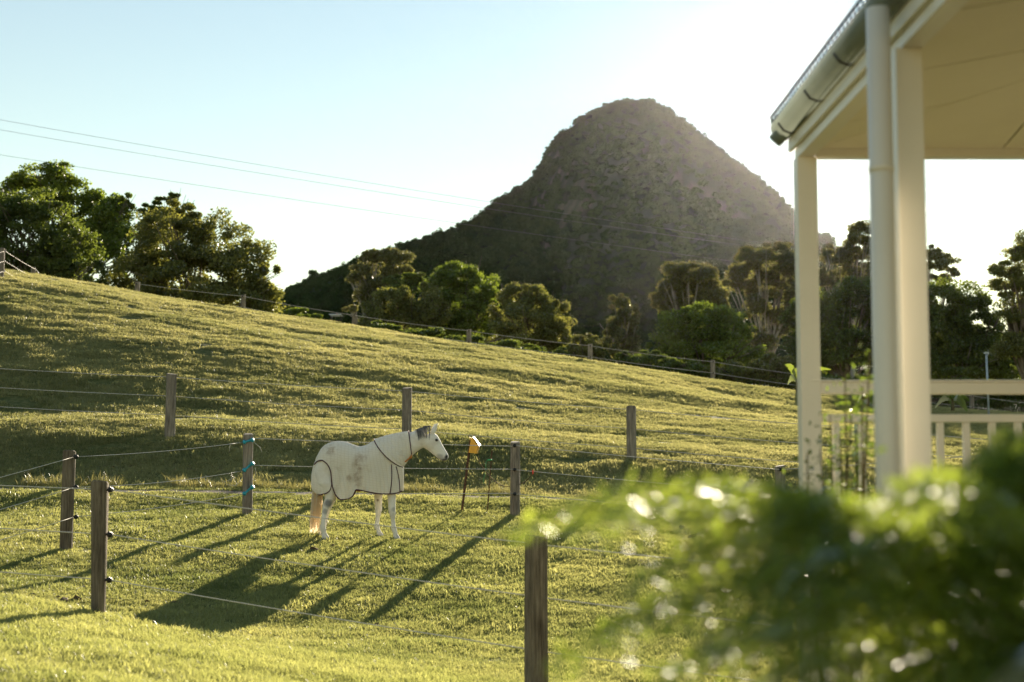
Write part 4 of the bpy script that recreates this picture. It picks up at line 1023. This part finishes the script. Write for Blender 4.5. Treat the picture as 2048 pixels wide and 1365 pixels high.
# ------------------------------------------------------------------ veranda
VX = at(1615, 600, 7.5).x            # line of the posts
ZS = at(1700, 317, 7.5).z            # underside of the beam
PIT = .18
ver = empty('veranda', (VX, 7.5, H(VX, 7.5))); tag(ver, 'cream veranda of a house with corrugated roof at the right', 'veranda')
deckz = -.58
def vbox(name, c, d, mat, parent=ver, bevel=.004):
    mb = MB(); mb.box(c, d); return mb.build(name, M[mat], parent, False, bevel)
EX = 4.6; Y0V = 2.2; YF = 7.5
pnear = 5.5
pxn = VX - .0077 * 2
for (px_, py_) in ((VX, 7.5), (pxn, pnear)):
    vbox('post', (px_, py_, (ZS + deckz) / 2), (.105, .105, ZS - deckz), 'paintcream')
    vbox('pier', (px_, py_, (deckz + H(px_, py_)) / 2 - .12), (.14, .14, deckz - H(px_, py_) + .2), 'paintcream')
vbox('beam', (VX - .002, (YF + Y0V) / 2, ZS + .085), (.085, YF - Y0V + .09, .17), 'paintcream')
vbox('beam', ((VX + EX) / 2 + .05, YF, ZS + .085), (EX - VX, .085, .168), 'paintcream')
vbox('fascia_board', (VX - .058, (YF + Y0V) / 2 + .03, ZS + .14), (.02, YF - Y0V + .16, .17), 'paintcream')
# hipped ceiling in separate sheets
def ceil_z(d): return ZS + .045 + PIT * d
def sheet(poly, th=.012):
    mb = MB(); mb.prism(poly, (0, 0, th)); return mb.build('ceiling_panel', M['soffit'], ver)
x0 = VX + .045; y1 = YF - .045; g_ = .006
def side_pt(x, y): return Vector((x, y, ceil_z(x - x0)))
def end_pt(x, y): return Vector((x, y, ceil_z(y1 - y)))
cuts = [6.9, 6.02, 5.14, 4.26, 3.38, Y0V]
hi = y1
for lo in cuts:
    xa_, xb_ = x0 + (y1 - hi), x0 + (y1 - lo)       # hip crossing at these depths
    xa_, xb_ = min(xa_, EX), min(xb_, EX)
    poly = [side_pt(x0, lo + g_), side_pt(x0, hi - g_)]
    if xa_ > x0 + .01: poly.append(side_pt(xa_ - g_, hi - g_))
    poly.append(side_pt(xb_ - g_, lo + g_)); 
    sheet(poly); hi = lo
lo = x0
for hi_x in (x0 + 1.0, x0 + 1.95, EX):
    ya_, yb_ = y1 - (lo - x0), y1 - (hi_x - x0)
    poly = [end_pt(lo + g_, y1), end_pt(hi_x - g_, y1), end_pt(hi_x - g_, yb_ + g_)]
    if lo > x0 + .01: poly.append(end_pt(lo + g_, ya_ + g_))
    sheet(poly); lo = hi_x
# dark packing above the joints
mb = MB(); mb.add([side_pt(x0 - .03, Y0V) + Vector((0, 0, .03)), side_pt(x0 - .03, y1) + Vector((0, 0, .03)), side_pt(EX, y1 - (EX - x0)) + Vector((0, 0, .03)), side_pt(EX, Y0V) + Vector((0, 0, .03))], [(0, 1, 2, 3)])
mb.add([end_pt(x0, y1) + Vector((0, 0, .032)), end_pt(EX, y1) + Vector((0, 0, .032)), end_pt(EX, y1 - (EX - x0)) + Vector((0, 0, .032))], [(0, 1, 2)])
mb.build('ceiling_batten_backing', M['dark'], ver)
# corrugated roof sheets
gx0 = at(1540, 240, 7.62).x - .01; gz0 = at(1540, 238, 7.62).z
yr1 = 7.60; rx0 = gx0 + .05; rz0 = gz0 - .035
mb = MB(); yy = np.arange(Y0V - .1, yr1, .076 / 8); V_, Q_ = [], []
for y in yy:
    w = .009 * math.cos(2 * math.pi * y / .076)
    xe = min(EX, rx0 + max(.02, (yr1 - y)))
    for x in (rx0, rx0 + .02, (rx0 + xe) / 2 + .01, xe + .02):
        V_.append((x, y, rz0 + w + PIT * (x - rx0)))
nn = 4
for i in range(len(yy) - 1):
    for k in range(nn - 1): Q_.append((i * nn + k, i * nn + k + 1, (i + 1) * nn + k + 1, (i + 1) * nn + k))
rf = link('roof_sheet', np_mesh('roof_sheet', np.array(V_), np.array(Q_), 4), M['roofmetal'], ver, True)
sm = rf.modifiers.new('thick', 'SOLIDIFY'); sm.thickness = .0015
xx = np.arange(rx0, EX, .076 / 6); V_, Q_ = [], []
for x in xx:
    w = .009 * math.cos(2 * math.pi * x / .076)
    ye = yr1 - max(.02, (x - rx0))
    for y in (yr1 + .02, (yr1 + ye) / 2, ye):
        V_.append((x, y, rz0 + .004 + w + PIT * (yr1 - y)))
for i in range(len(xx) - 1):
    for k in range(2): Q_.append((i * 3 + k, i * 3 + k + 1, (i + 1) * 3 + k + 1, (i + 1) * 3 + k))
rf2 = link('roof_sheet', np_mesh('roof_sheet', np.array(V_), np.array(Q_), 4), M['roofmetal'], ver, True)
mb = MB(); mb.tube([(rx0, yr1, rz0 + .025), (EX, yr1 - (EX - rx0), rz0 + .03 + PIT * (EX - rx0))], .03, 8); mb.build('hip_capping', M['roofmetal'], ver, True)
# gutter: quad profile along the eave, rim, brackets
GW = VX - .072 - gx0 - .02
def gutter_prof(s=1.0, o=0.0):
    a = gx0 + .018; zt = gz0 - .030
    return [(a - o, zt), (a - .004 - o, zt - .016), (a - o, zt - .042), (a + .025, zt - .078 - o), (a + .06, zt - .092 - o), (a + GW, zt - .092 - o), (a + GW, zt + .005)]
def channel(prof_, ya, yb, name, mat, parent):
    mb = MB(); n = len(prof_)
    inner = [(x + (.004 if i < 3 else 0), z + (.004 if i >= 3 else 0)) for i, (x, z) in enumerate(prof_)]
    loop = prof_ + inner[::-1]; m = len(loop)
    mb.add([(x, ya, z) for x, z in loop] + [(x, yb, z) for x, z in loop], [(i, (i + 1) % m, m + (i + 1) % m, m + i) for i in range(m)] + [tuple(range(m))[::-1], tuple(range(m, 2 * m))])
    return mb.build(name, M[mat], parent, True)
gut = channel(gutter_prof(), Y0V - .1, 7.62, 'gutter', 'gutter', ver)
mb = MB(); mb.prism([(gx0 + .014, 7.62, gz0 + .005)] + [(x, 7.62, z) for x, z in gutter_prof()], (0, .006, 0)); mb.build('stop_end', M['gutter'], gut)
mb = MB(); mb.tube([(gx0 + .014, Y0V - .1, gz0 + .006), (gx0 + .014, 7.625, gz0 + .006)], .006, 8); mb.build('rim_bead', M['dark'], gut, True)
mb = MB(); yh = Y0V - .1; hh, hr, nh = .040, .0165, 16; zc_ = gz0 - .012
while yh < 7.56:
    y2 = min(yh + .066, 7.62); cyh = (yh + y2) / 2; hw = (y2 - yh) / 2; O, I = [], []
    for k in range(nh):
        an = 2 * math.pi * (k + .5) / nh; ca, sa = math.cos(an), math.sin(an); m_ = max(abs(ca) / hw, abs(sa) / (hh / 2))
        O.append((gx0 + .016, cyh + ca / m_, zc_ + sa / m_)); I.append((gx0 + .016, cyh + ca * hr, zc_ + sa * hr))
    mb.add(O + I, [(k, (k + 1) % nh, nh + (k + 1) % nh, nh + k) for k in range(nh)]); yh = y2
lip = mb.build('overflow_lip', M['lip'], gut); lip['label'] = 'gutter lip pierced by a row of round holes'

for y in (7.42, 6.75, 6.12, 5.55, 4.9, 4.3, 3.6):
    channel([(x, z) for x, z in gutter_prof(o=.004)][2:6], y - .015, y + .015, 'bracket', 'dark', gut)
# downpipe beside the near post, elbow at the far corner
dpx = at(1766, 500, 5.32).x
mb = MB(); mb.tube([(dpx, 5.32, gz0 - .13), (dpx, 5.32, H(dpx, 5.32) - .05)], .045, 20); dp = mb.build('downpipe', M['paintcream'], ver, True)
for z in (1.1, -.6):
    mb = MB(); mb.tube([(dpx, 5.32, z - .014), (dpx, 5.32, z + .014)], .0475, 20); mb.build('pipe_clip', M['paintcream'], dp, True)
pA = [at(1606, 268, 7.5), at(1598, 256, 7.52), at(1582, 255, 7.53), at(1566, 266, 7.55), at(1550, 283, 7.58)]
mb = MB(); mb.tube([at(1608, 285, 7.47)] + pA, .040, 16, caps=True); mb.build('pipe_elbow', M['gutter'], ver, True)
# balustrade along the far side
rz = at(1700, 777, 7.5).z
mb = MB(); mb.box(((VX + EX) / 2, YF, rz), (EX - VX, .09, .062)); mb.box(((VX + EX) / 2, YF, rz + .036), (EX - VX, .11, .012)); mb.build('handrail', M['paintcream'], ver, bevel=.006)
rz2 = at(1700, 837, 7.5).z; vbox('upper_rail', ((VX + EX) / 2, YF, rz2), (EX - VX, .06, .04), 'paintcream')
rz3 = at(1900, 1097, 7.5).z; vbox('bottom_rail', ((VX + EX) / 2, YF, rz3), (EX - VX, .06, .04), 'paintcream')
bx = VX + .137
while bx < EX - .05:
    vbox('baluster', (bx, YF, (rz2 + rz3) / 2), (.034, .034, rz2 - rz3 - .044), 'paintcream', bevel=.003); bx += .137
for k in range(26):   # deck boards
    xb = VX + .05 + k * .118
    if xb > EX: break
    vbox('deck_board', (xb, (YF + Y0V) / 2 + .03, deckz - .012), (.112, YF - Y0V + .12, .024), 'bark', bevel=0)
vbox('deck_bearer', (VX + .01, (YF + Y0V) / 2, deckz - .14), (.05, YF - Y0V, .22), 'bark', bevel=0)
vbox('house_wall', (EX + .08, (YF + Y0V) / 2 - .8, (deckz + ZS + .7) / 2), (.12, YF - Y0V - 1.6, ZS + .7 - deckz), 'paintcream')

# ------------------------------------------------------------------ plants near the house
M['fern'] = leafy('fern_leaf', (.12, .20, .045), (.34, .42, .12), .68, (1.4, 1.28, .55), .12, .35, 2.2, rnd='I')
M['shrubleaf'] = leafy('glossy_shrub_leaf', (.05, .09, .02), (.13, .18, .045), .5, (1.6, 1.5, .6), .34, .25, 2.0, rnd='I')
M['stem'] = surf('green_brown_stem', (.06, .06, .02), (.13, .10, .04), 20, .7, .3)

def frond_mesh(base, ctrl, tip, npin, plen, seed, leaf_w=.0125, leaf_l=.044):
    """arching fern frond: stalk with side fronds carrying small leaflets"""
    r = np.random.default_rng(seed); base, ctrl, tip = Vector(base), Vector(ctrl), Vector(tip)
    def B(t): return base * (1 - t) ** 2 + ctrl * 2 * t * (1 - t) + tip * t * t
    mb = MB(); pts = [B(i / 14) for i in range(15)]; mb.tube(pts, [.006 * (1 - .8 * i / 14) + .0008 for i in range(15)], 6)
    V = [Vector(v_) for v_ in mb.v]; Fc = list(mb.f)
    for i in range(npin):
        t = .22 + .78 * i / npin; p = B(t); tg = (B(min(1, t + .02)) - B(max(0, t - .02))).normalized()
        up = Vector((0, 0, 1)); sd_ = tg.cross(up); sd_ = sd_.normalized() if sd_.length > 1e-5 else Vector((1, 0, 0))
        L_ = plen * (math.sin(math.pi * min(1, (t - .18) / .82) ** .8) ** .8 * .95 + .05)
        for sg in (-1, 1):
            d = (sd_ * sg * .88 + tg * .45 + Vector((0, 0, -.12 + r.normal() * .10))).normalized()
            droop = Vector((0, 0, -.6 * L_))
            nl = max(4, int(L_ / .011))
            nrm = d.cross(tg); nrm = nrm.normalized() if nrm.length > 1e-5 else up
            for j in range(1, nl + 1):
                u = j / nl; q = p + d * L_ * u + droop * u * u
                ll = leaf_l * (1 - .72 * u) * r.uniform(.8, 1.2)
                for s2 in (-1, 1):
                    ax = (tg * s2 * .9 + d * .45 + nrm * r.normal() * .55).normalized(); wv = ax.cross((nrm + tg * r.normal() * .6).normalized()).normalized() * leaf_w * .5 * (1 - .5 * u)
                    b = len(V); V += [q, q + ax * ll * .5 + wv, q + ax * ll, q + ax * ll * .5 - wv]; Fc.append((b, b + 1, b + 2, b + 3))
    me = bpy.data.meshes.new('frond'); me.from_pydata([tuple(v_) for v_ in V], [], Fc); me.update(); return me
def fern(name, label, crown, fronds, trunk_to, seed, plen=.13):
    g = H(crown[0], crown[1]); root = empty(name, (crown[0], crown[1], g)); tag(root, label, 'fern')
    mb = MB(); mb.tube([(crown[0], crown[1], g - .1), (crown[0] + .01, crown[1], (g + crown[2]) / 2), crown], [.09, .075, .06], 10); mb.build('trunk', M['bark'], root, True)
    for k, (ctrl, tip) in enumerate(fronds):
        link('frond', frond_mesh(crown, ctrl, tip, 26, plen, seed + k), M['fern'], root)
    return root
cr = at(2130, 1330, 2.4)
fr = []
def FR(tp, Y, lift, mid=.5):
    t = at(tp[0], tp[1], Y); m_ = Vector(cr).lerp(t, mid); m_.z += lift; fr.append((m_, t))
for tp, Y, lift in (((1010, 1065), 2.15, .34), ((1130, 1060), 2.45, .30), ((1280, 1010), 2.6, .26), ((1090, 1330), 1.95, .26), ((1240, 1180), 2.1, .30), ((1420, 1010), 2.9, .24), ((1560, 1020), 2.2, .2),
                    ((1860, 950), 2.4, .2), ((2040, 880), 2.5, .22), ((2200, 900), 2.3, .28), ((1400, 1300), 1.9, .2), ((1780, 1010), 1.9, .26), ((1350, 1100), 2.35, .27), ((1500, 1180), 2.0, .26),
                    ((1180, 1270), 2.4, .3), ((1950, 1050), 2.6, .25), ((2060, 940), 2.2, .28), ((1700, 1400), 2.1, .1), ((1860, 1400), 2.0, .05), ((2100, 1350), 2.0, .05), ((1250, 1400), 2.2, .22),
                    ((1450, 1400), 2.6, .15), ((1680, 1260), 2.7, .15), ((1780, 1350), 2.5, .1)):
    FR(tp, Y, lift)
fern('tree_fern', 'blurred green fern filling the lower right foreground', cr, fr, 0, 300, .145)
cr2 = at(2230, 1300, 3.0); fr = []
cr_s, cr = cr, cr2
for tp, Y, lift in (((1900, 960), 3.1, .2), ((1650, 1250), 2.8, .25), ((2050, 920), 2.9, .2), ((1880, 1150), 2.7, .25)):
    FR(tp, Y, lift)
fern('tree_fern', 'darker fern behind the foreground fern at the right edge', cr2, fr, 0, 340, .14)

def shrub(name, label, root_xy, tips, leafmat, nleaf, lsize, aspect, seed, spread=.035, srad=.010, cat='shrub'):
    r = np.random.default_rng(seed); g = H(*root_xy); root = empty(name, (root_xy[0], root_xy[1], g)); tag(root, label, cat)
    C = []
    for k, t in enumerate(tips):
        t = Vector(t); b = Vector((root_xy[0], root_xy[1], g - .05)); m_ = b.lerp(t, .5) + Vector((r.normal() * .05, r.normal() * .05, .05))
        mb = MB(); pts = [b * (1 - u) ** 2 + m_ * 2 * u * (1 - u) + t * u * u for u in np.linspace(0, 1, 9)]
        mb.tube(pts, [srad * (1 - .85 * i / 8) + .0012 for i in range(9)], 6); mb.build('stem', M['stem'], root, True)
        for j in range(nleaf):
            u = r.uniform(.35, 1.0); q = b * (1 - u) ** 2 + m_ * 2 * u * (1 - u) + t * u * u
            C.append(np.array(q) + r.normal(size=3) * spread)
    V, Q = leaf_cards(np.array(C), lsize, aspect, seed); link('foliage', np_mesh('foliage', V, Q, 4), leafmat, root)
    return root
shrub('shrub', 'slender small-leaved shrub between the veranda posts', (at(1700, 1000, 5.9).x, 5.9),
      [at(1740, 700, 5.9), at(1690, 740, 6.0), at(1725, 770, 5.8), at(1660, 830, 6.0), at(1705, 800, 6.1), at(1735, 850, 5.9), at(1640, 900, 5.8), at(1680, 870, 5.9), at(1615, 905, 5.8), at(1715, 900, 6.0)], M['shrubleaf'], 260, .030, .34, 5, .04)
tips = [at(px, py, Y - .1) for px, py, Y in ((1460, 1010, 2.9), (1520, 985, 3.1), (1600, 965, 3.2), (1660, 985, 3.0), (1580, 1040, 2.8), (1700, 1030, 3.1), (1760, 1060, 3.0), (1500, 1120, 2.8), (1640, 1100, 2.7), (1450, 1200, 2.8), (1570, 1190, 2.6), (1700, 1160, 2.8), (1780, 1140, 3.0), (1400, 1080, 3.0), (1620, 1250, 2.6), (1500, 1290, 2.7), (1700, 1300, 2.6), (1850, 1100, 3.1), (1380, 1250, 2.9))]
shrub('shrub', 'glossy-leaved shrub with bright glints in the middle of the foreground greenery', (at(1640, 1200, 2.8).x, 2.8), tips, M['shrubleaf'], 42, .024, .5, 9, .07, .004)
# broad leaf in the bottom right corner
M['broad'] = leafy('broad_blue_green_leaf', (.02, .06, .035), (.035, .085, .05), .25, (1.2, 1.5, .7), .8, .4, 2, rnd='I')
bl = at(2100, 1500, 1.5); g = H(bl.x, 1.5); root = empty('broadleaf_plant', (bl.x + .15, 1.5, g)); tag(root, 'broad blue-green leaf in the bottom right corner', 'plant')
mb = MB(); mb.tube([(bl.x + .15, 1.5, g - .05), (bl.x + .14, 1.5, -.7), at(2150, 1420, 1.5)], [.012, .01, .006], 7); mb.build('stem', M['stem'], root, True)
for k, (b0, t0, w) in enumerate(((at(2160, 1400, 1.5), at(1950, 1360, 1.42), .07), (at(2160, 1400, 1.5), at(2080, 1240, 1.6), .06))):
    me = bpy.data.meshes.new('leaf'); V, Q = [], []; ax = (t0 - b0); sdv = ax.cross(Vector((.2, 1, .3))).normalized()
    for i in range(13):
        u = i / 12; ww = w * math.sin(math.pi * u ** .75) ; c = b0 + ax * u + Vector((0, 0, -.03 * u * u))
        V += [tuple(c - sdv * ww + Vector((0, 0, .012))), tuple(c), tuple(c + sdv * ww + Vector((0, 0, .012)))]
    for i in range(12): Q += [(i * 3, i * 3 + 1, i * 3 + 4, i * 3 + 3), (i * 3 + 1, i * 3 + 2, i * 3 + 5, i * 3 + 4)]
    me.from_pydata(V, [], Q); link('leaf', me, M['broad'], root, True)

# banana plants near the crest
M['banana'] = leafy('banana_leaf', (.08, .13, .03), (.19, .22, .06), .5, (1.5, 1.45, .6), .4, .4, 1.5, rnd='I')
def banana(label, px, Y, leaves):
    p = at(px, 800, Y); g = H(p.x, Y); root = empty('banana_plant', (p.x, Y, g)); tag(root, label, 'plant', 'banana plants near the crest')
    mb = MB(); mb.tube([(p.x, Y, g - .1), (p.x, Y, g + .5)], [.07, .05], 8); mb.build('stem', M['stem'], root, True)
    for k, (tx, ty, w) in enumerate(leaves):
        b = Vector((p.x, Y, g + .4)); t = at(tx, ty, Y + (-.4 if k % 2 else .3)); ax = t - b; sdv = ax.cross(Vector((random.uniform(-.7, .7), 1, random.uniform(.1, .8)))).normalized(); V, Q = [], []
        for i in range(11):
            u = i / 10; ww = w * math.sin(math.pi * (.06 + .9 * u)) * (1 + (.18 if i % 2 else -.1)); c = b + ax * u + Vector((0, 0, .22 * math.sin(math.pi * u)))
            V += [tuple(c - sdv * ww - Vector((0, 0, .03))), tuple(c), tuple(c + sdv * ww - Vector((0, 0, .03)))]
        for i in range(10): Q += [(i * 3, i * 3 + 1, i * 3 + 4, i * 3 + 3), (i * 3 + 1, i * 3 + 2, i * 3 + 5, i * 3 + 4)]
        me = bpy.data.meshes.new('leaf'); me.from_pydata(V, [], Q); link('leaf', me, M['banana'], root)
banana('ragged banana plant on the crest beside the left veranda post', 1595, 51, [(1570, 728, .10), (1585, 740, .12), (1600, 735, .1), (1640, 738, .1), (1662, 738, .09), (1575, 768, .12), (1615, 760, .12), (1635, 760, .1)])
banana('pale green banana plant under the right hand railing', 1905, 50, [(1880, 800, .12), (1895, 795, .12), (1912, 797, .12), (1925, 812, .12), (1940, 802, .08), (1870, 815, .1), (1905, 815, .14), (1935, 822, .14)])
banana('small banana plant low between the veranda posts', 1735, 49, [(1722, 792, .1), (1738, 788, .1), (1750, 800, .1), (1715, 805, .1), (1745, 812, .1)])
# metal pole
p = at(1977, 800, 47); g = H(p.x, 47); root = empty('metal_pole', (p.x, 47, g)); tag(root, 'slim pale blue-grey metal pole in front of the dark trees', 'pole')
tz = at(1975, 708, 47).z
mb = MB(); mb.tube([(p.x, 47, g - .2), (p.x - .03, 47, tz)], .035, 10); mb.build('shaft', M['pole'], root, True)
mb = MB(); mb.box((p.x - .03, 47, tz + .03), (.14, .1, .06)); mb.tube([(p.x - .03, 47, tz - .1), (p.x + .06, 47, tz + .02)], .015, 6); mb.build('top_fitting', M['pole'], root)
# tractor beyond the crest
TY = 96.0; tb = at(672, 640, TY); tg_ = H(tb.x, TY)
root = empty('tractor', (tb.x, TY, tg_)); tag(root, 'small tractor with a flat white canopy just over the crest', 'tractor')
czt = at(672, 631, TY).z; s_ = TY / F
def tbx(name, c, d, mat, bev=.02): 
    mb = MB(); mb.box(c, d); return mb.build(name, M[mat], root, bevel=bev)
cn = tbx('canopy', (tb.x, TY, czt), (.80, 1.2, .06), 'white')
mb = MB(); mb.tube([(tb.x + .04, TY, czt + .03), (tb.x + .04, TY, czt + .11)], [.06, .05], 8); mb.build('beacon', M['red'], cn, True)
bz = at(672, 648, TY).z
for sx in (-.34, .34):
    for sy in (-.4, .4): tbx('canopy_post', (tb.x + sx, TY + sy, (czt + tg_ + .5) / 2), (.035, .035, czt - tg_ - .5), 'dark', .004)
tbx('body', (tb.x, TY, (bz + tg_ + .35) / 2), (.55, 1.0, bz - tg_ - .35), 'blue')
tbx('seat_back', (tb.x + .05, TY + .2, bz + .12), (.26, .08, .30), 'dark')
tbx('hood', (tb.x - 1.1, TY, tg_ + .95), (1.5, .6, .5), 'blue', .08)
mb = MB(); mb.tube([(tb.x - .62, TY - .2, tg_ + 1.1), (tb.x - .62, TY - .2, at(654, 638, TY).z)], .025, 6); mb.build('exhaust', M['rust'], root)
for sx, rr in ((.1, .55), (-1.5, .38)):
    for sy in (-.65, .65):
        mb = MB(); mb.tube([(tb.x + sx, TY + sy - .13, tg_ + rr), (tb.x + sx, TY + sy + .13, tg_ + rr)], rr, 18); w_ = mb.build('wheel', M['dark'], root)
        mb = MB(); mb.tube([(tb.x + sx, TY + sy - .14, tg_ + rr), (tb.x + sx, TY + sy + .14, tg_ + rr)], rr * .5, 14); mb.build('rim', M['white'], w_)

# ------------------------------------------------------------------ haze
hm, nt, out = mat_new('haze'); pv = N(nt, 'ShaderNodeVolumePrincipled')
pv.inputs['Color'].default_value = (.92, .93, .95, 1); pv.inputs['Density'].default_value = .0000048; pv.inputs['Anisotropy'].default_value = .86
nt.links.new(pv.outputs[0], out.inputs['Volume'])
mb = MB(); mb.box((0, 1600, 132), (6400, 3700, 276)); hz = mb.build('haze', hm); tag(hz, 'thin warm evening haze over the valley', 'haze', kind='stuff')
for o in COL.objects:
    if '_loc' in o: del o['_loc']
